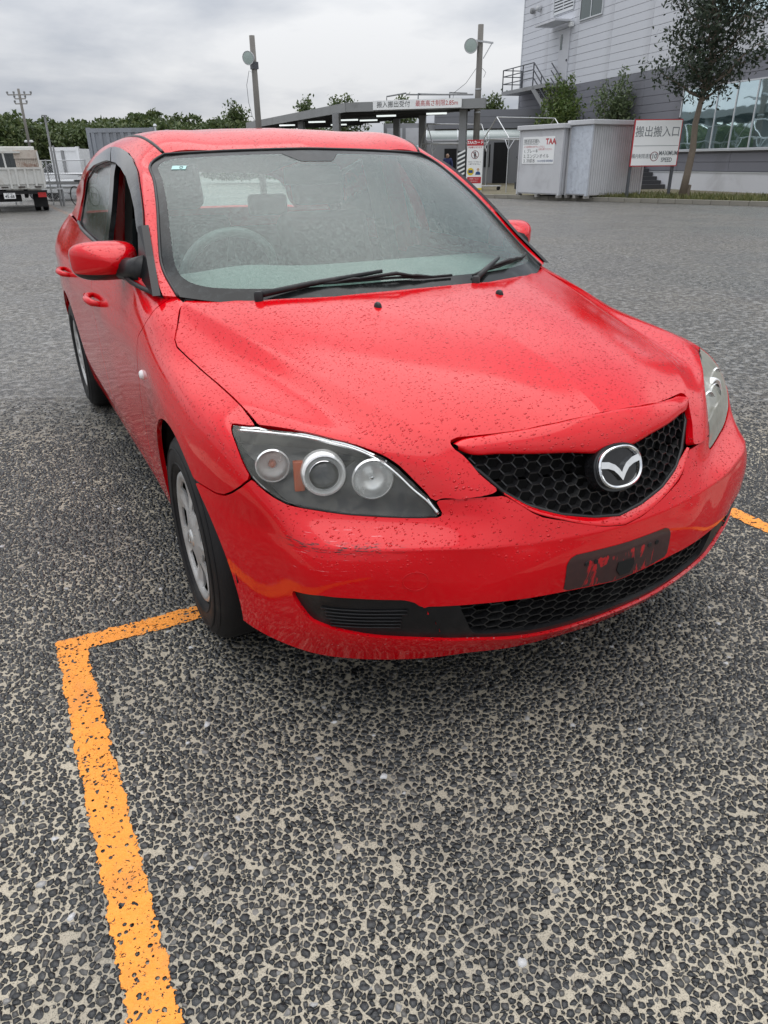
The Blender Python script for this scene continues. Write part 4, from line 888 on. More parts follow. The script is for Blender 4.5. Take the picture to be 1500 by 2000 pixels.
# wheels -------------------------------------------------------------------
def wheel(x, y, sd_, steer):
    W_ = bpy.data.objects.new('wheel', None); _link(W_, CAR); W_.location = (x,y,.3165); W_.rotation_euler = (0,0,steer)
    Mx = Matrix.Rotation(sd_*pi/2,4,'Y')   # local z -> outward
    prof = [(.205,.088),(.214,.098),(.232,.104),(.262,.105),(.285,.098),(.300,.088),(.309,.077),(.3165,.060),(.3175,.03),(.3175,-.03),(.3165,-.07),(.305,-.09),(.275,-.10),(.22,-.092),(.205,-.085)]
    ty = MB().lathe(prof,72,Mx); ty = ty.build('tyre', M_rubber, W_, True)
    for rr_,hh_ in ((.226,.1035),(.270,.1045),(.292,.0945)): MB().lathe([(rr_-.002,hh_-.001),(rr_,hh_+.002),(rr_+.002,hh_-.001)],72,Mx).build('sidewall_bead', M_rubber, ty, 'all')
    MB().lathe([(.204,.085),(.196,.05),(.19,-.08),(.205,-.085)],48,Mx).build('rim_barrel', M_void, W_, True)
    MB().lathe([(.0005,.02),(.08,.02),(.14,.015),(.192,.0)],40,Mx).build('brake_disc', M_void, W_, True)  # near-black colour puts the shade behind the cover's openings into the disc
    # cover: polar sheet with seven openings
    nr, nt_ = 34, 7*22; rr = np.linspace(.028,.2015,nr); tt = np.linspace(0,2*pi,nt_+1)[:-1]
    Rr, Tt = np.meshgrid(rr, tt, indexing='ij'); X, Y = Rr*np.cos(Tt), Rr*np.sin(Tt)
    Z = np.interp(Rr,[.028,.05,.075,.12,.165,.185,.196,.2015],[.098,.097,.092,.086,.089,.096,.095,.086])
    ph = (Tt+.20)%(2*pi/7)-pi/7; Z = Z+.006*np.exp(-(ph/.11)**2)*np.clip((Rr-.06)/.05,0,1)*np.clip((.18-Rr)/.02,0,1)-.006*np.clip((Rr-.06)/.05,0,1)*np.clip((.18-Rr)/.02,0,1)
    hw = np.interp(Rr,[.07,.10,.17],[.30,.30,.27]) ; hole = np.minimum(np.minimum((np.abs(ph)-(pi/7-hw*.80))*Rr, Rr-.082), .174-Rr)
    hole = np.minimum(hole, .5); f = -(hole-.002)
    A = np.stack([X,Y,Z],-1).reshape(-1,3); idx = np.arange(nr*nt_).reshape(nr,nt_); j2 = (np.arange(nt_)+1)%nt_
    Q = np.stack([idx[:-1],idx[1:],idx[1:][:,j2],idx[:-1][:,j2]],-1).reshape(-1,4)
    A2, F2 = clip(A, Q, f.ravel())
    ec = {}
    for t in F2:
        for i in range(len(t)): ec[(t[i],t[(i+1)%len(t)])] = 1
    bd = [(a,b) for a,b in ec if (b,a) not in ec]; vs_ = sorted({i for e in bd for i in e}); n0 = len(A2); tp = {v:n0+i for i,v in enumerate(vs_)}; bt = {v:n0+len(vs_)+i for i,v in enumerate(vs_)}
    A3 = np.vstack([A2,A2[vs_],A2[vs_]-[0,0,.007]]); F3 = F2+[(tp[b],tp[a],bt[a],bt[b]) for a,b in bd]
    R3 = np.array(Mx.to_3x3()); cov = mesh_np('wheel_cover', A3@R3.T, F3, M_wheel, W_, True)
    MB().lathe([(.0005,.1045),(.016,.104),(.024,.101),(.0275,.097),(.029,.090)],28,Mx).build('centre_cap', M_wheel, cov, True)
    MB().lathe([(.013,.104),(.0155,.1065),(.018,.1045)],24,Mx@Matrix.Diagonal((1.,.8,1,1))).build('cap_badge', M_chrome, cov, 'all')
    return W_
for sd_ in (-1,1):
    wheel(sd_*.752,0.,sd_,radians(-1.5)); wheel(sd_*.755,2.64,sd_,0)
    for y0 in (0,2.64):   # wheel well
        MB().lathe([(.385,.085),(.385,-.22),(.30,-.23),(.001,-.23)],40,Matrix.Translation((sd_*.74,y0,.312))@Matrix.Rotation(sd_*pi/2,4,'Y')@Matrix.Rotation(pi if sd_ > 0 else 0,4,'Z'),a0=-pi/2+.12,a1=pi/2-.12).build('wheel_arch_liner', M_void, CAR, 'all')
# mirrors --------------------------------------------------------------------
def mirror(sd_):
    cx, cy, cz = .866, .765, 1.021
    nu_, nv_ = 40, 20; P = []; 
    for i in range(nv_+1):
        t = i/nv_; s_ = math.sin(pi*(t*.5))**.55 if t > 0 else 0.0   # front pole -> open rear
        yy = cy-.065+.12*t
        for k in range(nu_):
            a = 2*pi*k/nu_; ca, sa = cos(a), sin(a); e = .45
            px = math.copysign(abs(ca)**e,ca); pz = math.copysign(abs(sa)**e,sa)
            w_ = .104 if ca > 0 else .116; h_ = .064*(1-.22*max(0,ca)) if sa > 0 else .064*(1-.16*max(0,ca))
            P.append((sd_*(cx+px*w_*s_-.012*(1-t)), yy+.02*max(0,ca)*s_*(1 if 1 else 0), cz+pz*h_*s_+.004*ca))
    F = [(i*nu_+k,i*nu_+(k+1)%nu_,(i+1)*nu_+(k+1)%nu_,(i+1)*nu_+k) for i in range(nv_) for k in range(nu_)]
    P = np.array(P); Q = np.array(F)
    if sd_ < 0: pass
    zc_ = P[:,2]-(cz-.036); A1,F1 = clip(P,Q,zc_); A2,F2 = clip(P,Q,-zc_-.0)
    m = mesh_np('door_mirror', A1, F1, M_paint, CAR, True); m2 = mesh_np('mirror_underside', A2, F2, M_black, m, True)
    for o in (m,m2):
        bm = bmesh.new(); bm.from_mesh(o.data); bmesh.ops.remove_doubles(bm,verts=bm.verts,dist=1e-5); bmesh.ops.recalc_face_normals(bm,faces=bm.faces); bm.to_mesh(o.data); bm.free()
    ring = P[-nu_:]; mesh_np('mirror_glass', np.array([(q[0],q[1]-.01,q[2]) for q in ring]), [tuple(range(nu_))], M_chrome, m, False)
    # foot and sail
    ft = MB(); ft.tube([(sd_*.760,.62,1.005),(sd_*.785,.69,.998),(sd_*.815,.745,1.0)],[.047,.040,.036],12).build('mirror_foot', M_black, m, 'all')
    sl = [(.780,.43,.950),(.780,.62,.985),(.742,.735,1.130),(.730,.728,1.135),(.752,.60,1.050)]
    sb = MB(); a = [Vector((sd_*(x+(.004 if sd_ < 0 else -.006)),y,z)) for x,y,z in sl]; b = [Vector((sd_*(x-.02),y,z)) for x,y,z in sl]
    sb.face(a); 
    for i in range(5): sb.face([a[i],a[(i+1)%5],b[(i+1)%5],b[i]])
    sb.build('mirror_sail', pm('sail_black',(.006,.006,.007),.3,var=.2,spec=.25), m, merge=1e-5)
mirror(-1); mirror(1)
# interior ---------------------------------------------------------------------
dsh = []
for x in np.linspace(-.70,.70,29):
    hump = .018*math.exp(-((x+.37)/.16)**2); dsh.append([(x,.40-.10*(1-abs(x)/.7),.925),(x,.62,.95+hump*.6),(x,.80,.958+hump),(x,.88,.930+hump*.5),(x,.90,.80),(x,.88,.55)])
dash = strip_mesh('dashboard', np.array(dsh).transpose(1,0,2), pm('dash_top',(.34,.36,.35),.7,var=.12,vscale=30), CAR, both=False)
Ms = Matrix.Translation((-.37,1.0,.915))@Matrix.Rotation(radians(-66),4,'X')
ring = [Ms@Vector((.185*cos(a),.185*sin(a),0)) for a in np.linspace(0,2*pi,41)[:-1]]
SW = MB().tube(ring,.0185,10,closed=True).build('steering_wheel', pm('wheel_rim_grey',(.17,.175,.175),.38,var=.1), CAR, 'all')
hub = MB().lathe([(.0005,.03),(.05,.028),(.075,.01),(.07,-.04)],24,Ms); hub.build('airbag_cover', M_intd, SW, True)
for a in (0,pi,-pi/2): MB().bar(Ms@Vector((.06*cos(a),.06*sin(a),0)),Ms@Vector((.18*cos(a),.18*sin(a),0)),.03,.018).build('spoke', M_intd, SW, bevel=.004)
def seat(x, y):
    st = MB().box((x-.25,y-.28,.42),(x+.25,y+.25,.56)).build('front_seat', M_seat, CAR, True, bevel=.05, seg=3)
    Mb = Matrix.Translation((x,y+.22,.52))@Matrix.Rotation(radians(-18),4,'X')
    MB().box((-.24,-.06,0),(.24,.07,.60),Mb).build('seat_back', M_seat, st, True, bevel=.05, seg=3)
    MB().box((-.135,-.045,.64),(.135,.05,.83),Mb).build('head_restraint', M_seat, st, True, bevel=.04, seg=3)
for x in (-.37,.37): seat(x,1.38)
rs = MB().box((-.62,2.05,.42),(.62,2.5,.56)).build('rear_bench', M_seat, CAR, True, bevel=.05, seg=3)
MB().box((-.62,0,0),(.62,.14,.50),Matrix.Translation((0,2.42,.52))@Matrix.Rotation(radians(-20),4,'X')).build('bench_back', M_seat, rs, True, bevel=.05, seg=3)
for x in (-.37,.37): MB().box((x-.12,2.58,1.03),(x+.12,2.66,1.15)).build('head_restraint', M_seat, rs, True, bevel=.03, seg=3)
q,n = ws_at(0,1.315); MB().box((-.12,-.012,-.032),(.12,.012,.032),Matrix.Translation((0,q.y+.07,q.z-.045))).build('rear_view_mirror', M_intd, CAR, True, bevel=.01)
# inner red B pillar seen through the open window, door cards, floor
for sd_ in (-1,1):
    MB().bar((sd_*.745,1.50,.80),(sd_*.640,1.56,1.36),.05,.10,up=(0,1,0)).build('centre_pillar', M_paint, CAR, bevel=.01)
    MB().bar((sd_*.70,1.60,.80),(sd_*.60,1.66,1.36),.06,.12,up=(0,1,0)).build('pillar_trim', M_lightgrey, CAR, bevel=.012)
    MB().box((sd_*.70,.55,.32),(sd_*.80,2.4,.93)).build('door_card', M_intd, CAR, bevel=.02)
MB().box((-.7,.5,.28),(.7,3.2,.36)).build('cabin_floor', M_intd, CAR)
# headlining under the roof skin
panel('headlining', SHG, AND(vv-np.interp(5.2,SHG.pv,SHG.V), CG[:,0]-.03), M_lightgrey, CAR, 0, off=-.03, rim=0)
# ================================================================== background materials
M_conc = pm('weathered_concrete',(.33,.32,.30),.85,var=.2,vscale=3,bump=.004,bscale=30,dirt=(.17,.16,.15),dscale=1.5)
M_polec = pm('pole_concrete',(.17,.16,.145),.85,var=.25,vscale=2,dirt=(.09,.085,.08),dscale=1.5)
M_galv = pm('galvanised_steel',(.52,.53,.54),.38,.7,var=.12,vscale=5,dirt=(.3,.28,.25),dscale=3,damt=.4)
M_dsteel = pm('painted_dark_steel',(.075,.08,.09),.5,var=.2)
M_gsteel = pm('painted_grey_steel',(.24,.245,.25),.5,var=.15,vscale=2,dirt=(.14,.13,.12),dscale=1.2)
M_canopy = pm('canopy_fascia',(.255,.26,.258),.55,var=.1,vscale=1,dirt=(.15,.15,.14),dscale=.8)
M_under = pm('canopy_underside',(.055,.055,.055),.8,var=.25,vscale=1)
M_sidl = pm('siding_light',(.60,.615,.655),.55,var=.05,vscale=.6,dirt=(.46,.47,.50),dscale=.5,damt=.45)
M_sidd = pm('siding_dark',(.185,.188,.215),.5,var=.08,vscale=.6,dirt=(.14,.14,.16),dscale=.6,damt=.5)
M_base = pm('plinth_render',(.62,.63,.66),.7,var=.07,vscale=.8,dirt=(.36,.36,.37),dscale=.7,damt=.5)
M_alu = pm('window_aluminium',(.62,.64,.66),.35,.4,var=.05)
M_pane = pm('reflecting_pane',(.02,.05,.055),.05,0.,var=.2,spec=.9)
def pane_mat():
    m, nt, out = newmat('tinted_glazing'); g = G(nt); v = g.obj()
    gl = g.n('ShaderNodeBsdfAnisotropic', {'Color':(.78,.95,1.,1),'Roughness':.03,'Normal':g.bump(g.noise(v,.7,2.),.01)}, distribution='GGX'); df = g.n('ShaderNodeBsdfDiffuse', {'Color':(.08,.15,.16,1)})
    mx = g.n('ShaderNodeMixShader', {0:.78,1:df.outputs[0],2:gl.outputs[0]}); nt.links.new(mx.outputs[0], out.inputs[0]); return m
M_glaz = pane_mat()
M_dark = pm('dark_opening',(.012,.012,.013),.8,var=.3)
M_sheda = pm('shed_grey',(.58,.585,.60),.5,.1,var=.08,vscale=2,dirt=(.38,.38,.39),dscale=1.5,damt=.4)
M_shedb = pm('shed_zinc',(.62,.66,.72),.42,.35,var=.28,vscale=5,dirt=(.42,.45,.51),dscale=6,damt=.7)
M_signw = pm('sign_white',(.88,.89,.88),.4,var=.04,vscale=3)
M_signr = pm('sign_red',(.50,.03,.04),.45,var=.08)
M_signk = pm('sign_charcoal',(.045,.05,.055),.5,var=.15)
M_signg = pm('sign_grey',(.16,.18,.19),.5,var=.15)
M_signb = pm('sign_blue',(.03,.08,.22),.5,var=.1)
M_signy = pm('sign_yellow',(.78,.58,.03),.45,var=.08)
M_tube = pm('lit_tube',(.9,.95,.95),.4,emis=(.93,1,.98),estr=.9,var=.02)
M_kerb = pm('kerb_concrete',(.24,.225,.19),.85,var=.25,vscale=3,bump=.004,bscale=40,dirt=(.10,.10,.07),dscale=2)
M_soil = pm('verge_soil',(.15,.13,.085),.95,var=.35,vscale=3,bump=.02,bscale=14,dirt=(.07,.085,.03),dscale=1.2,damt=.8)
M_bark = pm('bark',(.16,.13,.10),.9,var=.35,vscale=9,bump=.012,bscale=25)
M_trwh = pm('truck_white',(.60,.60,.57),.45,var=.08,vscale=2,dirt=(.34,.30,.25),dscale=2,damt=.55)
M_rust = pm('rusted_plate',(.52,.46,.40),.75,var=.2,vscale=4,dirt=(.20,.055,.02),dscale=4,damt=.9)
M_cont = pm('container_grey',(.26,.28,.31),.55,var=.12,vscale=1.5,dirt=(.18,.18,.19),dscale=1.2)
M_cglass = pm('car_glass',(.015,.02,.022),.06,var=.2,spec=.8)
M_cwhite = pm('car_white',(.72,.73,.74),.25,var=.04,coat=.6)
M_cdark = pm('car_dark',(.02,.022,.026),.25,var=.2,coat=.6)
M_lamp = pm('lamp_red',(.45,.02,.02),.3,var=.1)
def leaf_mat(name, a, b, c):
    m, nt, out = newmat(name); g = G(nt); r = g.n('ShaderNodeNewGeometry').outputs['Random Per Island']; v = g.obj()
    col = g.ramp(r, [(0,a),(.55,b),(1,c)]); col = g.mix(g.rng(g.noise(v,.5,3.),.3,.7,0,.45), col, tuple(x*1.5 for x in b))
    b_ = g.n('ShaderNodeBsdfPrincipled', {'Base Color':col,'Roughness':.5,'Specular IOR Level':.35}); tl = g.n('ShaderNodeBsdfTranslucent', {'Color':col})
    mx = g.n('ShaderNodeMixShader', {0:.25,1:b_.outputs[0],2:tl.outputs[0]}); nt.links.new(mx.outputs[0], out.inputs[0]); return m
M_leafw = leaf_mat('wood_leaves',(.030,.050,.018),(.070,.100,.035),(.13,.15,.055))
M_leafd = leaf_mat('dark_leaves',(.016,.026,.016),(.032,.048,.028),(.060,.080,.050))
M_leafb = leaf_mat('bush_leaves',(.035,.065,.016),(.085,.13,.032),(.17,.20,.06))
M_leafg = leaf_mat('shrub_leaves',(.045,.07,.03),(.095,.13,.06),(.18,.22,.115))
M_grass = leaf_mat('verge_grass',(.05,.075,.02),(.12,.13,.045),(.24,.22,.10))
# ------------------------------------------------------------------ helpers
def leaves(C, size, asp=.5, up=.0, rng=RNG):
    """C (n,3) leaf centres -> folded diamond leaves"""
    n = len(C); d = rng.normal(0,1,(n,3)); d[:,2] -= up; d /= np.linalg.norm(d,axis=1,keepdims=True); e = np.cross(d, rng.normal(0,1,(n,3))); e /= np.linalg.norm(e,axis=1,keepdims=True)+1e-9
    s = size*rng.uniform(.6,1.35,(n,1)); a = C-d*s*.5; b = C+d*s*.5; l = C+e*s*asp*.5; r = C-e*s*asp*.5
    V = np.stack([a,l,b,r],1).reshape(-1,3); F = (np.arange(n)*4)[:,None]+np.arange(4); return V, F
def text_mesh(name, body, size, mat, parent, M, align='CENTER', bold=0., xs=1.):
    c = bpy.data.curves.new('text_'+name, 'FONT'); c.body = body; c.size = size; c.align_x = align; c.align_y = 'CENTER'; c.offset = bold; c.resolution_u = 3
    o = bpy.data.objects.new('text_tmp', c); COL.objects.link(o); dg = bpy.context.evaluated_depsgraph_get()
    me = bpy.data.meshes.new_from_object(o.evaluated_get(dg)); COL.objects.unlink(o); bpy.data.objects.remove(o)
    me.transform(Matrix(M) @ Matrix.Diagonal((xs,1,1,1))); me.name = name; me.materials.clear(); me.materials.append(mat)
    return _link(bpy.data.objects.new(name, me), parent)
XZ = Matrix(((1,0,0,0),(0,0,-1,0),(0,1,0,0),(0,0,0,1)))    # text plane facing local -y
def TX(x, y, z): return Matrix.Translation((x,y,z)) @ XZ
# ------------------------------------------------------------------ verge and kerb
KL = [(0.,35.3),(2.0,33.2),(4.08,31.2),(6.71,28.6),(9.28,26.0),(11.8,23.6),(16.,19.6),(22.,14.)]
vg = [(r+.06,d+.08) for r,d in KL]+[(40,14),(40,60),(0,60)]
mesh_np('verge', [tuple(B(r,d,.115)) for r,d in vg], [tuple(range(len(vg)))], M_soil, None, False, kind='structure')
kerb = bpy.data.objects.new('kerb', None); _link(kerb, None, kind='structure')
ks0 = MB().box((-.295,-.075,0),(.295,.075,.14)).build('kerb_stone', M_kerb, kerb, bevel=.012); first = True
for (a,b) in zip(KL,KL[1:]):
    L = math.hypot(b[0]-a[0],b[1]-a[1]); n = max(1,round(L/.6))
    for i in range(n):
        t = (i+.5)/n; o = ks0 if first else ks0.copy()
        if not first: COL.objects.link(o)
        first = False; p = B(a[0]*(1-t)+b[0]*t, a[1]*(1-t)+b[1]*t, RNG.uniform(-.008,.004)); o.location = p; o.rotation_euler = (0,0,BZ(b[0]-a[0],b[1]-a[1])+RNG.normal(0,.006)); o.scale = (L/n/.6,1,1)
def grass(name, n, region, h, label):
    V = []; F = []
    for i in range(n):
        r,d = region(); p = B(r,d,.11); hh = h*RNG.uniform(.35,1.3); a = RNG.uniform(0,2*pi); w = .012+.01*RNG.random(); lean = RNG.normal(0,.35,2)*hh
        k = len(V); dx,dy = cos(a)*w, sin(a)*w
        V += [(p.x-dx,p.y-dy,p.z),(p.x+dx,p.y+dy,p.z),(p.x+dx*.6+lean[0]*.5,p.y+dy*.6+lean[1]*.5,p.z+hh*.6),(p.x+lean[0],p.y+lean[1],p.z+hh)]; F.append((k,k+1,k+2,k+3))
    mesh_np(name, V, F, M_grass, None, False, label=label, cat='grass', kind='stuff')
def along(lo, hi, w0, w1):
    def f():
        t = RNG.uniform(lo,hi); x = np.interp(t,range(len(KL)),[k[0] for k in KL]); y = np.interp(t,range(len(KL)),[k[1] for k in KL]); o = w0+(w1-w0)*RNG.random()**1.4; return x+o*.71, y+o*.70
    return f
grass('verge_grass', 5200, along(3.3,6.4,.15,3.2), .17, 'patchy dry grass on the verge behind the kerb')
# ------------------------------------------------------------------ warehouse
FA, FD = (10.48,43.96), (.278,-.9606)
WH = thing('warehouse', 'tall grey warehouse with horizontal siding, dark lower band and tinted glazing', 'building', None, B(FA[0],FA[1],0), BZ(*FD))
MB().box((-6.9,.06,.0),(19,16,9.95)).build('wall_core', M_sidd, WH)
MB().box((-6.95,-.03,-.1),(19,.06,.80)).build('plinth', M_base, WH)
MB().box((-6.95,-.05,.80),(19,.06,.84)).build('plinth_cap', M_alu, WH)
pw, phh = 3.25, .34; proto = {}
for key,m in (('d',M_sidd),('l',M_sidl)):
    bm = MB().box((0,0,0),(pw-.012,.05,phh-.014)); o = bm.build('siding_panel', m, WH, bevel=.006, seg=1); proto[key] = [o,False]
for i in range(8):
    for j in range(27):
        z = .86+j*phh; s_ = -6.93+i*pw
        key = 'd' if z+phh < 5.10 else 'l'; o, usedp = proto[key]
        if usedp: o = o.copy(); COL.objects.link(o); o.parent = WH
        proto[key][1] = True; o.location = (s_, 0., z)
MB().box((-6.98,-.03,.84),(-6.90,.08,9.95)).build('corner_trim', M_alu, WH)
MB().box((-7.0,-.06,9.95),(19,16,10.2)).build('parapet', M_sidl, WH)
def window(s0, s1, z0, z1, nx, nz, mat, name='window', louvre=0):
    fr = MB(); t = .05
    fr.box((s0-t,-.07,z0-t),(s1+t,-.005,z0)); fr.box((s0-t,-.07,z1),(s1+t,-.005,z1+t)); fr.box((s0-t,-.07,z0),(s0,-.005,z1)); fr.box((s1,-.07,z0),(s1+t,-.005,z1))
    for i in range(1,nx): x = s0+(s1-s0)*i/nx; fr.box((x-.028,-.065,z0),(x+.028,-.006,z1))
    W_ = fr.build(name, M_alu, WH)
    for i in range(nx):
        for k in range(nz):
            a, b = s0+(s1-s0)*i/nx+.029, s0+(s1-s0)*(i+1)/nx-.029; c_, d_ = z0+(z1-z0)*k/nz+.004, z0+(z1-z0)*(k+1)/nz-.004
            if louvre:
                for q in range(louvre): zz = c_+(d_-c_)*q/louvre; MB().box((a,-.06,zz),(b,-.02,zz+(d_-c_)/louvre*.55)).build('slat', M_alu, W_)
                MB().box((a,-.018,c_),(b,-.006,d_)).build('louvre_back', M_dsteel, W_)
            else: MB().box((a,-.04,c_),(b,-.012,d_)).build('pane', mat, W_)
    return W_
window(9.1,17.9,1.70,3.96,8,1,M_glaz,'glazing_band'); MB().box((9.0,-.13,1.60),(18,-.01,1.645)).build('sill', M_alu, WH)
window(10.1,17.9,6.22,8.6,7,1,M_glaz,'glazing_band')
window(-.32,1.76,7.80,9.6,2,1,M_pane); window(-3.2,-1.12,8.46,9.85,2,1,M_pane,'louvre_window',louvre=10)
dr = MB().box((-2.30,-.06,5.12),(-1.22,-.004,7.62)).build('door', pm('door_pale',(.56,.57,.60),.45,var=.04), WH)
MB().box((-2.16,-.075,6.7),(-1.95,-.058,7.4)).build('door_light', M_pane, dr); MB().box((-1.34,-.11,6.1),(-1.28,-.06,6.2)).build('door_knob', M_dsteel, dr)
MB().box((-3.3,-1.1,7.86),(-1.0,-.06,7.95)).build('door_hood', M_base, WH); MB().box((-1.15,-.22,7.62),(-.85,-.06,7.82)).build('wall_light', M_white, WH)
for s_ in (-5.6,-4.85): MB().lathe([(.0,.2),(.14,.16),(.16,0),(.12,-.02)],14,Matrix.Translation((s_,-.09,9.0))@Matrix.Rotation(pi/2,4,'X')).build('vent_cowl', M_galv if s_ > -5 else M_gsteel, WH, True)
# landing and stair: a thing fixed to the wall
ST = thing('outside_stair', 'dark steel stair and railed landing against the grey warehouse', 'stairs', None, B(FA[0],FA[1],0), BZ(*FD))
MB().box((-6.6,-1.35,4.86),(-.95,-.09,5.05)).build('landing', M_gsteel, ST)
def rail(a, b, n, parent, h=1.1):
    a, b = Vector(a), Vector(b)
    for k in range(n+1):
        p = a.lerp(b,k/n); MB().bar(p,p+Vector((0,0,h)),.05).build('baluster', M_dsteel, parent)
    for q in (.35,.7,1.0): MB().bar(a+Vector((0,0,h*q)),b+Vector((0,0,h*q)),.045).build('handrail', M_dsteel, parent)
rail((-6.55,-1.32,5.05),(-2.6,-1.32,5.05),3,ST); rail((-6.55,-1.32,5.05),(-6.55,-.12,5.05),1,ST)
s0, s1 = Vector((-2.6,-1.32,5.05)), Vector((4.3,-1.32,.3))
for y in (-1.32,-.25):
    MB().bar((s0.x,y,s0.z-.1),(s1.x,y,s1.z-.1),.06,.26).build('stringer', M_gsteel, ST)
    for q in (.4,.75,1.1): MB().bar((s0.x,y,s0.z+q),(s1.x,y,s1.z+q),.045).build('handrail', M_dsteel, ST)
    for k in range(1,7): t = k/7; p = s0.lerp(s1,t); MB().bar((p.x,y,p.z-.1),(p.x,y,p.z+1.1),.045).build('baluster', M_dsteel, ST)
for k in range(22): t = (k+.5)/22; p = s0.lerp(s1,t); MB().box((p.x-.14,-1.28,p.z-.02),(p.x+.14,-.29,p.z+.02)).build('tread', M_gsteel, ST)
# low concrete steps at the plinth
SP = thing('plinth_steps', 'dark concrete steps running up beside the warehouse plinth behind the big white sign', 'steps', None, B(FA[0],FA[1],0), BZ(*FD))
for k in range(7): MB().box((5.4,-1.3,.05),(8.75-.34*k,-.06,.30+.16*k)).build('step', pm('step_dark',(.075,.075,.08),.9), SP) if k == 0 else MB().box((5.4,-1.3+.004*k,.30+.16*(k-1)+.002),(8.75-.34*k,-.064,.30+.16*k)).build('step', bpy.data.materials['step_dark'], SP)
# ------------------------------------------------------------------ sheds
e1 = (.845,.535)
def shed(name, label, corner, L1, L2, h, m1, m2, mr):
    """corner: nearest corner; L1 along the right face, L2 along the left face"""
    T = thing(name, label, 'shed', 'storage sheds on the verge', B(corner[0],corner[1],.10), BZ(*e1))
    MB().box((.03,.03,.10),(L1-.03,L2-.03,h)).build('shed_body', m1, T)
    n = int(L1/.115)
    for i in range(n): x = .05+(L1-.1)*i/n; MB().box((x,.012,.14),(x+.07,.028,h-.03)).build('rib', m1, T)
    MB().box((-.006,.04,.14),(.028,L2-.04,h-.03)).build('side_sheet', m2, T)
    MB().box((-.02,-.03,.08),(.05,.05,h)).build('corner_post', m2, T); MB().box((-.02,L2-.05,.08),(.05,L2+.02,h)).build('corner_post', m1, T); MB().box((L1-.05,-.03,.08),(L1+.02,.05,h)).build('corner_post', m1, T)
    MB().box((-.10,-.12,h),(L1+.10,L2+.08,h+.15)).build('roof', mr, T, bevel=.02)
    for y in (.0,L2*.5,L2-.1):
        MB().box((.0,y,0),(.18,y+.12,.10)).build('footing_block', M_conc, T)
    return T
SA = shed('storage_shed', 'grey steel shed carrying the white TAA notice', (6.38,28.15), 2.0, 2.2, 2.22, M_sheda, M_sheda, M_sheda)
SB = shed('storage_shed', 'zinc grey ribbed shed with patchy pale end, nearest the big white sign', (7.18,27.4), 2.8, 1.0, 2.30, M_sheda, M_shedb, M_sheda)
# ------------------------------------------------------------------ notice on shed
NT = thing('shed_notice', 'white TAA notice with three numbered lines on the left shed', 'sign', None, B(6.38,28.15,.10), BZ(e1[0],e1[1]))
# local -x is the face normal of the left face: board spans y 0.15..1.75
MF = Matrix.Translation((-.018,1.18,1.55)) @ Matrix(((0,0,-1,0),(-1,0,0,0),(0,1,0,0),(0,0,0,1)))
MB().box((-.82,-.44,-.012),(.82,.44,.004),MF).build('board', M_signw, NT, bevel=.003)
def nt(body, size, x, y, mat, xs=1., al='LEFT', bold=.0): text_mesh('lettering', body, size, mat, NT, MF@Matrix.Translation((x,y,.008)), al, bold, xs)
nt('TAA',.26,.62,.27,M_signr,1.,'CENTER',.008); nt('陸送会社様へ',.145,-.74,.28,M_signk,.95); nt('※下記項目を必ずチェックの上',.075,-.74,.115,M_signr,1.05); nt('お持ち帰りください。',.075,.02,.03,M_signr,1.0)
nt('1. ブレーキ',.15,-.74,-.03,M_signk); nt('2. エンジンオイル',.15,-.74,-.19,M_signk,1.1); nt('3. 冷却水',.15,-.74,-.345,M_signk,1.05); nt('TAA九州会場 車両管理課',.085,-.02,-.35,M_signb,.85)
MB().box((-.77,.195,.004),(-.02,.203,.007),MF).box((-.77,.357,.004),(-.02,.365,.007),MF).box((-.77,.203,.004),(-.762,.357,.007),MF).box((-.028,.203,.004),(-.02,.357,.007),MF).build('notice_box', M_signk, NT)
# ------------------------------------------------------------------ big sign
SG = thing('entrance_sign', 'large white entrance sign with red rim and speed limit on two dark posts', 'sign', None, B(9.42,27.5,0), BZ(1,.03))
SG.scale = (.89,.89,.94)
for x in (-.86,.80): MB().box((x-.05,.02,.05),(x+.05,.12,2.75)).build('post', M_dsteel, SG)
MB().box((-.92,-.03,1.17),(.92,.02,2.70)).build('rim', M_signr, SG); MB().box((-.885,-.042,1.205),(.885,-.0305,2.665)).build('board', M_signw, SG)
text_mesh('lettering','搬出搬入口',.375,M_signg,SG,TX(0,-.048,2.28),'CENTER',0.0,.92)
MB().box((-.86,-.046,1.84),(.86,-.0425,1.855)).build('rule', M_signg, SG)
text_mesh('lettering','構内制限速度',.165,M_signg,SG,TX(-.50,-.048,1.50),'CENTER',0.0,.80); text_mesh('lettering','MAXIMUM',.20,M_signg,SG,TX(.52,-.048,1.60),'CENTER',.003,.78); text_mesh('lettering','SPEED',.20,M_signg,SG,TX(.48,-.048,1.38),'CENTER',.003,.80)
text_mesh('lettering','10',.22,M_signg,SG,TX(-.01,-.048,1.50),'CENTER',.004)
MB().lathe([(.135,0),(.135,.006),(.158,.006),(.158,0)],32,Matrix.Translation((-.01,-.0425,1.50))@Matrix.Rotation(pi/2,4,'X')).build('ring', pm('ring_brown',(.22,.07,.075),.5), SG)
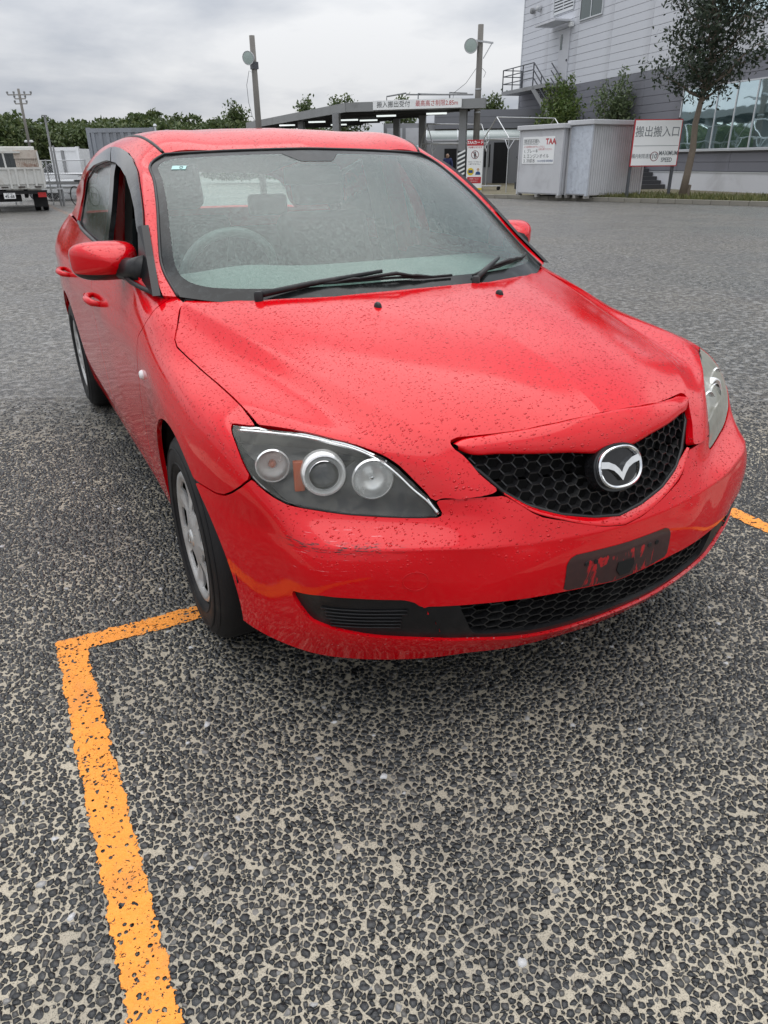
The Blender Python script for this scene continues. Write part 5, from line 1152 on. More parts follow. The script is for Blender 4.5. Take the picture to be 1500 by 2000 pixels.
# ------------------------------------------------------------------ card sign
TS = thing('card_sign', 'tall narrow TAA card notice board with red head standing by the kerb', 'sign', None, B(3.90,33.0,.11), BZ(1,0))
MB().box((-.33,-.02,.02),(-.29,.02,2.0)).build('leg', M_alu, TS); MB().box((.29,-.02,-.02),(.33,.02,2.0)).build('leg', M_alu, TS); MB().box((-.33,-.035,.12),(.33,-.0205,2.0)).build('board', M_signw, TS)
MB().box((-.33,-.040,1.78),(.33,-.0355,2.0)).build('red_head', M_signr, TS); text_mesh('lettering','TAAカード',.15,M_signw,TS,TX(0,-.043,1.89),'CENTER',.003,.9); text_mesh('lettering','が必要となります',.075,M_signr,TS,TX(0,-.038,1.715),'CENTER',.001,.98)
MB().lathe([(.135,0),(.135,.004),(.158,.004),(.158,0)],28,Matrix.Translation((0,-.0355,1.45))@Matrix.Rotation(pi/2,4,'X')).build('ban_ring', bpy.data.materials['ring_brown'], TS)
MB().bar((-.10,-.045,1.55),(.10,-.045,1.35),.022,.004,up=(0,1,0)).build('ban_bar', bpy.data.materials['ring_brown'], TS)
MB().lathe([(.0,.004),(.03,.004),(.03,0)],12,Matrix.Translation((0,-.0362,1.535))@Matrix.Rotation(pi/2,4,'X')).box((-.045,-.0395,1.40),(.045,-.0362,1.50)).box((-.035,-.0395,1.33),(-.006,-.0362,1.40)).box((.006,-.0395,1.33),(.035,-.0362,1.40)).build('ban_figure', M_signk, TS)
text_mesh('lettering','TAAカードがないと',.062,M_signk,TS,TX(0,-.038,1.18),'CENTER'); text_mesh('lettering','入場できません。',.066,M_signk,TS,TX(0,-.038,1.10),'CENTER')
MB().lathe([(.0,.004),(.14,.004),(.14,0)],28,Matrix.Translation((-.16,-.0355,.82))@Matrix.Rotation(pi/2,4,'X')).build('yellow_disc', M_signy, TS); MB().box((-.25,-.044,.77),(-.07,-.040,.88)).build('card_icon', M_signb, TS)
MB().lathe([(.0,.004),(.055,.004),(.055,0)],16,Matrix.Translation((.15,-.0355,.90))@Matrix.Rotation(pi/2,4,'X')).build('portrait_head', pm('portrait_skin',(.55,.36,.25),.6), TS); MB().prism([(-.11,0),(.11,0),(.09,.09),(.03,.13),(-.03,.13),(-.09,.09)],0,.003,Matrix.Translation((.15,-.0358,.70))@XZ).build('portrait_suit', M_signb, TS)
MB().box((-.29,-.040,.38),(.29,-.0355,.62)).build('red_box', M_signr, TS); text_mesh('lettering','ご提示ください',.06,M_signw,TS,TX(0,-.0425,.545),'CENTER'); text_mesh('lettering','受付窓口まで',.05,M_signw,TS,TX(0,-.0425,.455),'CENTER'); MB().box((-.33,-.040,.12),(.33,-.0355,.20)).build('yellow_foot', M_signy, TS)
# ------------------------------------------------------------------ canopy over the entrance lane
CP = thing('entrance_canopy', 'flat grey steel entrance canopy on square columns with lit tubes', 'canopy')
cl, cr = (-1.55,38.0), (4.62,36.1); bl_, br_ = (-9.0,55.0), (-2.6,53.2)
def slab(name, quad, z0, z1, mat, parent):
    lo = [B(r,d,z0) for r,d in quad]; hi = [B(r,d,z1) for r,d in quad]; m = MB(); m.face(lo[::-1]); m.face(hi); n = len(quad)
    for i in range(n): m.face([lo[i],lo[(i+1)%n],hi[(i+1)%n],hi[i]])
    return m.build(name, mat, parent, merge=1e-4)
def edge_beam(name, a, b, z0, z1, w, mat, parent):
    m = MB(); m.bar(B(a[0],a[1],(z0+z1)/2), B(b[0],b[1],(z0+z1)/2), w, z1-z0); return m.build(name, mat, parent)
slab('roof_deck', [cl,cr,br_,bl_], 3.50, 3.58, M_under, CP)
for a,b in ((cl,cr),(cl,bl_),(cr,br_),(bl_,br_)): edge_beam('fascia', a, b, 3.42, 3.80, .10, M_canopy, CP)
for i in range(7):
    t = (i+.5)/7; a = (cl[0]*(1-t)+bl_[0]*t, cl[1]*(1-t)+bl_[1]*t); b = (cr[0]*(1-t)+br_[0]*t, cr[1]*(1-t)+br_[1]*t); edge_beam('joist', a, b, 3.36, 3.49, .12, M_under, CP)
for (r,d) in ((3.78,37.0),(2.16,41.4),(.91,44.3),(-2.05,38.6),(-4.44,46.),(-6.34,52.)):
    c_ = MB().box((-.16,-.16,0),(.16,.16,3.42),Matrix.Translation(B(r,d,0))@Matrix.Rotation(BZ(1,-.3),4,'Z')).build('column', M_gsteel, CP)
for (r,d) in ((.3,38.6),(2.6,37.2),(-1.6,42.),(-3.4,43.6),(-5.4,47.),(-.6,42.5),(-2.4,47.)):
    MB().bar(B(r-.45,d+.5,3.30),B(r+.45,d+.2,3.30),.10,.07).build('tube_light', M_tube, CP)
# striped guard at the foot of the near column
SGd = thing('column_guard', 'black and white diagonal striped guard wrapped round the near canopy column', 'guard', None, B(3.78,37.0,0), BZ(1,-.3))
MB().box((-.175,-.175,.02),(.175,.175,1.75)).build('sleeve', M_signk, SGd)
for k in range(9):
    z = .08+k*.185
    MB().prism([(-.176,z),(.176,z+.16),(.176,z+.245),(-.176,z+.085)],.1765,.180,XZ).build('stripe', M_signw, SGd)
# name board on the fascia
BN = thing('fascia_sign', 'white board with black and red lettering along the canopy edge', 'sign', None, B(1.67,36.96,0), BZ(cr[0]-cl[0],cr[1]-cl[1]))
MB().box((-2.05,-.09,3.46),(2.05,-.055,3.83)).build('board', M_signw, BN)
text_mesh('lettering','搬入搬出受付',.27,M_signk,BN,TX(-1.08,-.095,3.65),'CENTER',0.,.98); text_mesh('lettering','最高高さ制限2.85m',.25,M_signr,BN,TX(.92,-.095,3.65),'CENTER',0.,.92)
# bent conduit frame above the canopy
RF = thing('roof_frame', 'thin steel pipe frame standing on the canopy roof', 'frame')
MB().tube([B(.32,38,3.8),B(.32,38,4.03),B(1.22,38,4.16),B(1.22,38,4.10),B(4.15,36.7,3.98)],.035,6).build('front_pipe', M_gsteel, RF)
for r,d in ((1.75,37.6),(3.15,37.2)): MB().tube([B(r,d,3.8),B(r,d,4.1),B(r+.9,d+1.2,4.16)],.03,6).build('stay', M_gsteel, RF)
# ------------------------------------------------------------------ concrete poles with loudhailers / lamps
def pole(r, d, h, rad, name, label, group=None, cat='pole'):
    T = thing(name, label, cat, group, B(r,d,0), 0); MB().tube([(0,0,0),(0,0,h*.5),(0,0,h)],[rad*1.12,rad,rad*.86],14).build('shaft', M_polec, T, 'all'); return T
def floodlight(T, off, aim, z, r):
    d = (_R2*aim[0]+_F2*aim[1]+Vector((0,0,aim[2]))).normalized(); p = Vector((0,0,z))+_R2*off[0]+_F2*off[1]
    M = Matrix.Translation(p)@d.to_track_quat('Z','Y').to_matrix().to_4x4()
    MB().lathe([(.0005,-.26),(r*.55,-.24),(r*.92,-.10),(r,.03),(r*1.05,.045),(r*1.0,.055),(r*.9,.05)],24,M).build('lamp_bowl', M_galv, T, True); MB().lathe([(r*.92,.048),(r*.5,.062),(.0005,.066)],24,M).build('lamp_face', pm('lamp_face',(.42,.50,.47),.25) if 'lamp_face' not in bpy.data.materials else bpy.data.materials['lamp_face'], T, True)
    MB().bar((0,0,z),p,.05).build('bracket', M_dsteel, T)
PA = pole(-5.07,34.0,5.90,.125,'lamp_pole','weathered concrete pole with one round lamp, rising behind the red car roof','concrete lamp poles'); floodlight(PA,(-.16,-.24),(-.25,-1,-.18),5.12,.24); MB().tube([(0,0,4.6)]+[tuple(_R2*x+Vector((0,0,z))) for x,z in ((-.22,4.7),(-.36,4.2),(-.34,3.6),(-.24,3.1),(-.13,2.9))],.010,5).build('loose_cable', M_dsteel, PA)
MB().box((-.12,-.14,4.75),(.14,.14,5.0)).build('control_box', M_dsteel, PA)
PB = pole(4.40,37.0,6.62,.14,'lamp_pole','concrete pole with round lamp and steel cross arm beside the canopy','concrete lamp poles'); floodlight(PB,(-.42,-.22),(-.2,-1,-.15),5.82,.28)
MB().bar(tuple(_R2*-.25+Vector((0,0,6.02))-_F2*.16),tuple(_R2*.55+Vector((0,0,5.92))-_F2*.16),.07).build('cross_arm', M_galv, PB); MB().bar(tuple(_R2*.5+Vector((0,0,5.92))-_F2*.16),tuple(_R2*.14+Vector((0,0,5.35))-_F2*.16),.04).build('arm_brace', M_galv, PB)
MB().tube([tuple(_R2*-.13+Vector((0,0,5.0))),tuple(_R2*-.55+Vector((0,0,4.45))),tuple(_R2*-1.05+_F2*.3+Vector((0,0,4.1))),tuple(_R2*-1.1+_F2*.3+Vector((0,0,3.85)))],.010,5).build('loose_cable', M_dsteel, PB)
MB().tube([tuple(_R2*.14+Vector((0,0,5.0))),tuple(_R2*.30+Vector((0,0,4.85))),tuple(_R2*.22+Vector((0,0,4.65)))],.010,5).build('loose_cable', M_dsteel, PB)
for z in (4.2,3.3): MB().lathe([(.146,-.03),(.150,0),(.146,.03)],14,Matrix.Translation((0,0,z))).build('steel_band', M_galv, PB)
UP = pole(-41.3,95.,9.25,.16,'utility_pole','far utility pole with insulators on crossarms above the left wood'); 
for z,w in ((9.0-.35,1.35),(8.25,.62),(7.75,.68)):
    MB().bar(tuple(_R2*-w+Vector((0,0,z))),tuple(_R2*w+Vector((0,0,z))),.12).build('cross_arm', M_conc, UP)
    for x in ((-w,-w*.45,w*.45,w) if w > 1 else (-w,w)): MB().lathe([(.0,.32),(.10,.30),(.13,.2),(.08,.12),(.11,.05),(.05,0)],8,Matrix.Translation(_R2*x+Vector((0,0,z+.05)))).build('insulator', M_gsteel, UP)
for x in (-.3,.3): MB().lathe([(.0,.14),(.22,.08),(.22,-.08),(.0,-.14)],10,Matrix.Translation(_R2*x+Vector((0,0,3.9)))).build('white_lamp', M_white, UP)
# ------------------------------------------------------------------ office behind the canopy
OF = thing('office_block', 'low grey office behind the pipe frames with flat roof band', 'building', None, B(4.4,47.5,0), BZ(1,-.06))
MB().box((-4.2,0,0),(6.2,6,3.35)).build('wall', pm('office_wall',(.30,.305,.32),.7,var=.08,vscale=.8), OF)
MB().box((-1.2,-.35,3.02),(6.4,6.2,3.98)).build('roof_band', pm('office_band',(.20,.205,.225),.55,var=.08,vscale=.7), OF)
for z in (3.3,3.62): MB().box((-1.2,-.356,z),(6.4,-.348,z+.012)).build('band_joint', M_dsteel, OF)
for a,b in ((-4.0,-3.1),(-2.9,-1.9)):
    w_ = MB().box((a,-.05,1.9),(b,-.004,3.1)).build('window', M_base, OF); MB().box((a+.06,-.07,1.1),(b-.06,-.052,2.2)).build('pane', M_glaz, w_)
MB().box((2.3,-.03,.1),(3.2,-.004,2.3)).build('doorway', M_dark, OF); MB().box((-.6,-.03,.9),(1.4,-.004,2.0)).build('window', M_dark, OF); MB().box((3.9,-.03,.1),(6.0,-.004,2.4)).build('doorway', M_dark, OF)
MB().box((1.75,-.03,1.0),(2.1,-.006,2.2)).build('window', M_dark, OF)
AW = thing('awning', 'curved grey green awning roof in front of the office', 'awning', None, B(2.5,44.3,0), BZ(1,-.06))
aw = []; 
for t in np.linspace(0,1,9): a = t*pi/2; aw.append([(x,1.6-1.6*cos(a)*1.0 if False else -1.2*cos(a)+1.2,2.40+.48*sin(a)) for x in np.linspace(0,5.2,14)])
A_ = np.array(aw); mesh_np('awning_sheet', A_.reshape(-1,3), [(i*14+j,i*14+j+1,(i+1)*14+j+1,(i+1)*14+j) for i in range(8) for j in range(13)], pm('awning_sheet',(.26,.30,.29),.3,var=.1), AW, True)
MB().bar((0,0,2.38),(5.2,0,2.38),.05,.07).build('gutter', M_base, AW)
for x in (.05,1.75,3.45,5.15): MB().tube([(x,0,0),(x,0,2.38)],.04,8).build('post', M_gsteel, AW); MB().tube([(x,1.2-1.2*cos(a),2.41+.48*sin(a)) for a in np.linspace(0,pi/2,8)],.03,6).build('hoop', M_alu, AW)
# tent frames ------------------------------------------------------------
def tent(name, label, o, ux, L, W_, zE, zR):
    T = thing(name, label, 'frame', 'bare pipe tent frames by the office', B(o[0],o[1],0), BZ(*ux)); rr = .024
    for x in (0,L):
        MB().tube([(x,0,zE),(x,W_/2,zR),(x,W_,zE)],rr,7).build('gable_pipe', M_galv, T)
        for y in (0,W_): MB().tube([(x,y,0),(x,y,zE)],rr,7).build('leg', M_galv, T)
        for y,dx in ((0,.3),(W_,.3)):
            q = dx if x == 0 else -dx; MB().tube([(x,y,zE-.42),(x+q,y,zE-.02)],rr*.7,6).build('brace', M_galv, T); MB().tube([(x,y,zE-.42),(x,y+(.3 if y == 0 else -.3),zE-.02)],rr*.7,6).build('brace', M_galv, T)
        MB().tube([(x,0,zE),(x,W_,zE)],rr*.8,7).build('tie', M_galv, T)
    for y,z in ((0,zE),(W_,zE),(W_/2,zR)): MB().tube([(0,y,z),(L,y,z)],rr,7).build('purlin', M_galv, T)
    return T
tent('tent_frame','bare pipe tent frame standing next to the shed notice',(5.30,33.2),(.90,.44),3.0,1.9,2.16,2.96); tent('tent_frame','bare pipe tent frame just behind the canopy column',(2.55,39.2),(.80,.30),3.0,1.4,2.12,2.98)
# person in a dark blue jacket -----------------------------------------------
def person(loc, rz):
    bm = bmesh.new(); J = {'pel':(0,0,.95),'che':(0,.02,1.30),'nek':(0,.01,1.46),'hd1':(0,-.02,1.56),'hd2':(0,-.03,1.68),'shL':(-.17,.02,1.40),'elL':(-.24,.0,1.13),'haL':(-.20,-.16,.98),'shR':(.17,.02,1.40),'elR':(.24,.02,1.14),'haR':(.22,-.10,.92),'hiL':(-.09,0,.90),'knL':(-.11,-.02,.50),'anL':(-.11,.03,.08),'toL':(-.12,-.13,.04),'hiR':(.09,0,.90),'knR':(.11,.0,.50),'anR':(.11,.06,.08),'toR':(.12,-.09,.04)}
    rad = {'pel':.15,'che':.165,'nek':.06,'hd1':.085,'hd2':.095,'shL':.085,'elL':.06,'haL':.045,'shR':.085,'elR':.06,'haR':.045,'hiL':.10,'knL':.075,'anL':.055,'toL':.045,'hiR':.10,'knR':.075,'anR':.055,'toR':.045}
    E_ = [('pel','che'),('che','nek'),('nek','hd1'),('hd1','hd2'),('che','shL'),('shL','elL'),('elL','haL'),('che','shR'),('shR','elR'),('elR','haR'),('pel','hiL'),('hiL','knL'),('knL','anL'),('anL','toL'),('pel','hiR'),('hiR','knR'),('knR','anR'),('anR','toR')]
    ks = list(J); me = bpy.data.meshes.new('person'); me.from_pydata([J[k] for k in ks],[(ks.index(a),ks.index(b)) for a,b in E_],[])
    o = bpy.data.objects.new('person_tmp', me); COL.objects.link(o); md = o.modifiers.new('s','SKIN'); sk = me.skin_vertices[0].data
    for i,k in enumerate(ks): sk[i].radius = (rad[k],rad[k]); sk[i].use_root = (k == 'pel')
    sb = o.modifiers.new('d','SUBSURF'); sb.levels = 2; sb.render_levels = 2
    dg = bpy.context.evaluated_depsgraph_get(); m2 = bpy.data.meshes.new_from_object(o.evaluated_get(dg)); COL.objects.unlink(o); bpy.data.objects.remove(o)
    T = thing('person', 'person in dark blue jacket with dark hair standing under the canopy', 'person', None, loc, rz)
    m2.materials.clear()
    for mm in (pm('jacket_blue',(.035,.05,.14),.8,var=.2), pm('trousers_dark',(.03,.03,.04),.85,var=.2), pm('skin',(.50,.32,.23),.6,var=.06), pm('hair_black',(.012,.011,.010),.6,var=.2)): m2.materials.append(mm)
    for p in m2.polygons:
        c_ = p.center; p.use_smooth = True
        p.material_index = 3 if (c_.z > 1.60 and (c_.y > -.06 or c_.z > 1.70)) else 2 if (c_.z > 1.475 or (c_.z < 1.02 and abs(c_.x) > .17 and c_.z > .85)) else 0 if c_.z > .88 else 1
    m2.name = 'body'; _link(bpy.data.objects.new('body', m2), T)
    MB().box((-.28,-.20,.80),(-.10,-.02,1.02)).build('held_bag', pm('bag_maroon',(.12,.02,.03),.7), T, bevel=.02); return T
person(B(3.38,40.2,0), BZ(-.3,-1)+pi/2)
# hand trolley, shovel, push broom by the office
TR = thing('hand_trolley', 'folded steel hand trolley lying by the tent frame leg', 'trolley', None, B(5.0,36.2,.115), BZ(1,-.2))
MB().box((-.55,-.3,.16),(.55,.3,.20)).build('deck', M_galv, TR); MB().tube([(-.55,-.26,.2),(-.62,-.26,.95),(-.62,.26,.95),(-.55,.26,.2)],.018,6).build('handle', M_galv, TR)
for x in (-.42,.42):
    for y in (-.24,.24): MB().lathe([(.0,.02),(.075,.02),(.08,0),(.075,-.02),(.0,-.02)],14,Matrix.Translation((x,y,.08))@Matrix.Rotation(pi/2,4,'X')).build('wheel', M_rubber, TR)
SHV = thing('shovel', 'upright dark shovel leaning on the wall by the left shed', 'shovel', None, B(6.15,35.6,.115), 0)
MB().tube([(0,0,.30),(.04,.05,1.25)],.018,7).build('shaft', M_bark, SHV); MB().prism([(-.11,.05),(.11,.05),(.12,.34),(-.12,.34)],-.008,.008,XZ).build('blade', M_dsteel, SHV); MB().tube([(-.07,.055,1.36),(.15,.055,1.36),(.04,.05,1.24),(-.07,.055,1.36)],.014,6).build('grip', M_dsteel, SHV)
BK2 = thing('broom', 'reddish push broom leaning beside the left shed', 'broom', None, B(6.30,34.9,.115), .6)
MB().tube([(0,0,.08),(.22,.12,1.45)],.014,7).build('stick', pm('broom_red',(.22,.06,.04),.7), BK2); MB().box((-.22,-.05,.0),(.22,.05,.10)).build('brush', M_bark, BK2)
# ------------------------------------------------------------------ truck
TK = thing('flatbed_truck', 'small white flatbed truck with a rusty corrugated headboard, seen from behind', 'truck', None, B(-11.50,24.6,0), BZ(.92,.40))
MB().box((-.98,0,.66),(.98,3.1,.80)).build('deck', M_trwh, TK); MB().box((-.40,.25,.40),(-.30,5,.64)).box((.30,.25,.40),(.40,5,.64)).build('chassis_rail', M_dark, TK)
tg = MB().box((-.98,-.03,.80),(.98,.02,1.22)).build('tailgate', M_trwh, TK)
for x in (-.95,-.5,0,.20,.46,.72,.95): MB().box((x-.03,-.065,.68),(x+.03,-.031,1.26)).build('gate_rib', M_trwh, tg)
MB().box((-.98,-.06,1.22),(.98,.03,1.28)).build('gate_cap', M_trwh, tg)
for x in (.28,.75,-.2): MB().box((x-.10,-.09,.70),(x+.10,-.066,.745)).build('hinge', M_brake, tg)
for sx in (-1,1): MB().box((sx*.98-.02,.05,.80),(sx*.98+.02,3.0,1.22)).build('side_gate', M_trwh, TK)
for x in (-.6,-.05,.92): MB().bar((x,.02,1.25),(x-.02,.02,1.72),.05).build('stake', M_trwh, TK)
MB().bar((-1.0,.02,1.70),(.42,.02,1.70),.06,.05).build('top_rail', M_trwh, TK)
rp = thing_ = MB()
for k in range(12): rp.box((.25+k*.053,.10+.0*k,.86),(.285+k*.053,.15,1.72))
rp.box((.24,.125,.86),(.89,.145,1.70)); rp.build('ramp_board', M_rust, TK); MB().box((.22,.07,1.52),(.92,.098,1.76)).build('rusty_lip', M_rust, TK)
MB().tube([(.95,.3,.8),(.97,.3,1.45),(.97,.9,1.45),(.95,.9,.8)],.022,6).build('side_hoop', M_trwh, TK)
cb = MB().prism([(3.2,.50),(4.7,.50),(4.78,1.05),(4.35,1.92),(3.2,1.92)],-.86,.86,Matrix(((0,0,1,0),(1,0,0,0),(0,1,0,0),(0,0,0,1)))).build('cab', M_trwh, TK, bevel=.04); MB().box((-.70,3.17,1.24),(.62,3.195,1.72)).build('rear_window', M_cglass, cb, bevel=.01)
MB().box((-.98,.02,.52),(.98,.10,.62)).build('bumper_bar', M_dark, TK); MB().box((-.165-.12,-.005,.395),(.165-.12,.012,.56)).build('number_plate', M_signw, TK); text_mesh('plate_number','45-68',.115,M_signk,TK,TX(-.12,-.009,.455),'CENTER',.002); text_mesh('plate_place','九州 400',.05,M_signk,TK,TX(-.12,-.009,.53),'CENTER')
for x in (-.82,-.60,.62,.86):
    w_ = MB().lathe([(.16,.09),(.28,.09),(.30,.06),(.30,-.06),(.28,-.09),(.16,-.09)],28,Matrix.Translation((x,.85,.30))@Matrix.Rotation(pi/2,4,'Y')).build('wheel', M_rubber, TK, True); MB().lathe([(.0,.05),(.15,.06),(.165,.02)],20,Matrix.Translation((x,.85,.30))@Matrix.Rotation(pi/2,4,'Y')).build('rim', M_gsteel, w_, True)
for sx in (-1,1):
    MB().box((sx*.82-.12,.02,.42),(sx*.82+.12,.05,.56)).build('tail_lamp', M_lamp, TK); MB().box((sx*.74-.2,.48,.12),(sx*.74+.2,.50,.55)).build('mud_flap', M_rubber, TK)
    w_ = MB().lathe([(.16,.09),(.28,.09),(.30,.06),(.30,-.06),(.28,-.09),(.16,-.09)],24,Matrix.Translation((sx*.74,3.9,.30))@Matrix.Rotation(pi/2,4,'Y')).build('wheel', M_rubber, TK, True)
MB().box((-.9,.2,.30),(.2,.5,.50)).build('spare_carrier', M_dark, TK)
# ------------------------------------------------------------------ container, white locker
def container(name, label, c, ux, L, W_, H, mat, ribs=True):
    T = thing(name, label, 'container', None, B(c[0],c[1],0), BZ(*ux)); MB().box((.04,.04,.08),(L-.04,W_-.04,H-.06)).build('shell', mat, T)
    for x,y in ((0,0),(L-.12,0),(0,W_-.12),(L-.12,W_-.12)): MB().box((x,y,0),(x+.12,y+.12,H+.02)).build('corner_post', mat, T)
    for z in (0,H-.14): MB().box((.12,0,z),(L-.12,.08,z+.14)).build('rail', mat, T); MB().box((0,.12,z),(.08,W_-.12,z+.14)).build('rail', mat, T)
    if ribs:
        n = int(L/.28)
        for i in range(n): x = .16+i*(L-.3)/n; MB().box((x,.008,.14),(x+.12,.038,H-.14)).build('corrugation', mat, T)
        for i in range(int(W_/.3)): y = .16+i*.3; MB().box((.008,y,.14),(.038,y+.14,H-.14)).build('corrugation', mat, T)
    return T
CN = container('site_container','dark grey ribbed steel container behind the red car roof',(-10.5,29.0),(1,.0),2.4,2.2,2.50,M_cont); MB().box((.75,-.02,.3),(2.1,.006,2.05)).build('door_leaf', M_cont, CN); MB().tube([(2.5,-.05,0),(2.5,-.05,2.56)],.035,8).build('vent_pipe', M_alu, CN); MB().lathe([(.05,0),(.07,.03),(.05,.09),(.0,.1)],10,Matrix.Translation((2.5,-.05,2.52))).build('pipe_cap', M_alu, CN)
LK = container('white_locker','white box locker standing beyond the wire fence',(-14.2,34.5),(1,-.1),1.3,1.4,2.02,M_cwhite,False); MB().box((.5,-.01,.2),(.62,.03,1.9)).build('door_gap', M_gsteel, LK)
# ------------------------------------------------------------------ fence
FN = thing('wire_fence', 'chain link fence with a round top rail behind the truck', 'fence', None, B(-15.2,29.6,0), BZ(1,-.19))
for i in range(4): MB().tube([(i*1.55,0,0),(i*1.55,0,1.52)],.025,8).build('fence_post', M_galv, FN)
MB().tube([(0,0,1.48),(4.7,0,1.48)],.02,7).build('top_rail', M_galv, FN); wm = MB()
for k in range(-16,62):
    for sg in (-1,1):
        x0 = k*.10; a = Vector((x0,0,.06)); b = Vector((x0+sg*1.38,0,1.44))
        def cut(p,q):
            t0,t1 = 0,1; dx = q.x-p.x
            for lim,sgn in ((0,1),(4.65,-1)):
                f0 = sgn*(p.x-lim); f1 = sgn*(q.x-lim)
                if f0 < 0 and f1 < 0: return None
                if f0 < 0: t0 = max(t0,f0/(f0-f1))
                elif f1 < 0: t1 = min(t1,f0/(f0-f1))
            return (p.lerp(q,t0),p.lerp(q,t1)) if t1 > t0 else None
        c_ = cut(a,b)
        if c_: wm.bar(c_[0],c_[1],.006)
wm.build('wire_netting', M_galv, FN)
TP = thing('fence_mast', 'thin tall steel pipe mast clamped to the wire fence post', 'pole', None, B(-11.50,28.1,0), 0); MB().tube([(0,0,0),(0,0,2.85)],.035,8).build('mast', M_gsteel, TP); MB().tube([(.09,.02,0),(.09,.02,1.95)],.03,8).build('short_pipe', M_gsteel, TP); MB().box((-.10,-.05,2.85),(.05,.03,2.88)).build('mast_cap', M_gsteel, TP); MB().box((-.08,-.06,.55),(.16,.06,.60)).build('clamp', M_galv, TP)
GRD = thing('guard_rail', 'pale steel guard rail running behind the wire fence', 'guard rail', None, B(-14.5,30.6,0), BZ(1,-.14))
prof_ = [(.0,.52),(-.05,.56),(-.05,.61),(0,.65),(0,.70),(-.05,.74),(-.05,.79),(0,.83)]
P_ = np.array([[(x,y,z) for x in (0,5.2)] for y,z in prof_]); mesh_np('beam', P_.reshape(-1,3), [(i*2,i*2+1,i*2+3,i*2+2) for i in range(len(prof_)-1)], M_galv, GRD, False)
for x in (.4,2.2,4.0): MB().tube([(x,.08,0),(x,.08,.78)],.05,8).build('post', M_galv, GRD)
# ------------------------------------------------------------------ bicycle
BC = thing('bicycle', 'dark bicycle parked against the grey container', 'bicycle', None, B(-10.92,28.1,0), BZ(.75,-.5))
for x in (0,1.02):
    w_ = MB().tube([(x+.31*cos(a),0,.33+.31*sin(a)) for a in np.linspace(0,2*pi,33)[:-1]],.018,6,closed=True).build('wheel', M_rubber, BC, 'all')
    for k in range(10): a = k*pi/5; MB().bar((x,0,.33),(x+.30*cos(a),0,.33+.30*sin(a)),.004).build('spoke', M_galv, w_)
MB().tube([(0,0,.33),(.40,0,.30),(.28,0,.78)],.014,6).build('rear_frame', M_dsteel, BC); MB().tube([(.40,0,.30),(.85,0,.72),(.28,0,.62)],.016,6).build('main_frame', M_dsteel, BC); MB().tube([(1.02,0,.33),(.90,0,.66),(.83,0,.98)],.015,6).build('fork', M_dsteel, BC); MB().tube([(.70,-.27,.98),(.83,-.10,1.02),(.83,.10,1.02),(.70,.27,.98)],.013,6).build('handlebar', M_dsteel, BC); MB().box((.14,-.08,.80),(.40,.08,.86)).build('saddle', M_rubber, BC, bevel=.02)
MB().box((.92,-.17,.72),(1.2,.17,.96)).build('basket', M_dsteel, BC); MB().tube([(.28,0,.6),(.28,0,.82)],.013,6).build('seat_post', M_galv, BC)
# ------------------------------------------------------------------ parked cars beyond
def simple_car(label, loc, rz, mat, L=4.0, W_=1.65, H=1.5, van=False):
    T = thing('distant_car', label, 'car', 'cars parked beyond the fence', loc, rz)
    pr = [(0,.30),(0,.78),(.18,.90),(.95,.98),(1.45,H*.98),(2.0,H),(L-.75,H*.97),(L-.12,.95),(L,.60),(L,.30)] if not van else [(0,.30),(0,.95),(.35,1.15),(.75,H*.97),(1.2,H),(L-.15,H*.98),(L,1.0),(L,.30)]
    MY = Matrix(((1,0,0,0),(0,0,1,0),(0,1,0,0),(0,0,0,1)))
    b = MB().prism(pr,-W_/2,W_/2,MY).build('car_body', mat, T, True, bevel=.05, seg=2)
    gl = [(1.05,1.0),(1.52,H*.93),(2.0,H*.95),(L-.80,H*.92),(L-.35,1.0)] if not van else [(.55,1.15),(.85,H*.93),(1.25,H*.95),(L-.2,H*.93),(L-.2,1.12)]
    MB().prism(gl,-W_/2-.004,W_/2+.004,MY).build('side_windows', M_cglass, T)
    q = [(.99,1.02),(1.44,H*.94)] if not van else [(.38,1.18),(.74,H*.92)]
    MB().face([(q[0][0]-.02,-W_*.44,q[0][1]+.03),(q[0][0]-.02,W_*.44,q[0][1]+.03),(q[1][0]-.03,W_*.40,q[1][1]),(q[1][0]-.03,-W_*.40,q[1][1])]).build('windscreen', M_cglass, T)
    for s_ in (-1,1):
        MB().box((-.012,s_*W_*.36-.16,.62),(.10,s_*W_*.36+.14,.78)).build('headlight', M_reflect, T, bevel=.01); MB().box((L-.10,s_*W_*.40-.1,.72),(L+.012,s_*W_*.40+.08,.92)).build('tail_lamp', M_lamp, T, bevel=.01)
        for x in (.75,L-.75):
            w_ = MB().lathe([(.18,.10),(.28,.10),(.30,.06),(.30,-.08)],22,Matrix.Translation((x,s_*(W_/2-.09),.30))@Matrix.Rotation(-s_*pi/2,4,'X')).build('wheel', M_rubber, T, True); MB().lathe([(.0,.085),(.15,.08),(.185,.095)],18,Matrix.Translation((x,s_*(W_/2-.09),.30))@Matrix.Rotation(-s_*pi/2,4,'X')).build('wheel_disc', M_gsteel, w_, True)
    MB().box((-.015,-W_*.22,.42),(.05,W_*.22,.56)).build('front_grille', M_dark, T); return T
simple_car('white car close behind the guard rail, mostly its lower side showing', B(-14.9,33.2,0), BZ(1,-.10), M_cwhite, 3.6, 1.5, 1.05)
simple_car('dark car parked beyond the fence, left of the mast', B(-19.2,43.,0), BZ(1,.15)+pi*.0, M_cdark, 4.0, 1.65, 1.42)
simple_car('white van facing the fence, right of the mast', B(-19.2,50.,0), BZ(.25,1), M_cwhite, 4.2, 1.7, 1.95, True)
simple_car('low white car with a sloping windscreen beside the bicycle', B(-14.7,38.5,0), BZ(.75,.6), M_cwhite, 4.0, 1.65, 1.38)
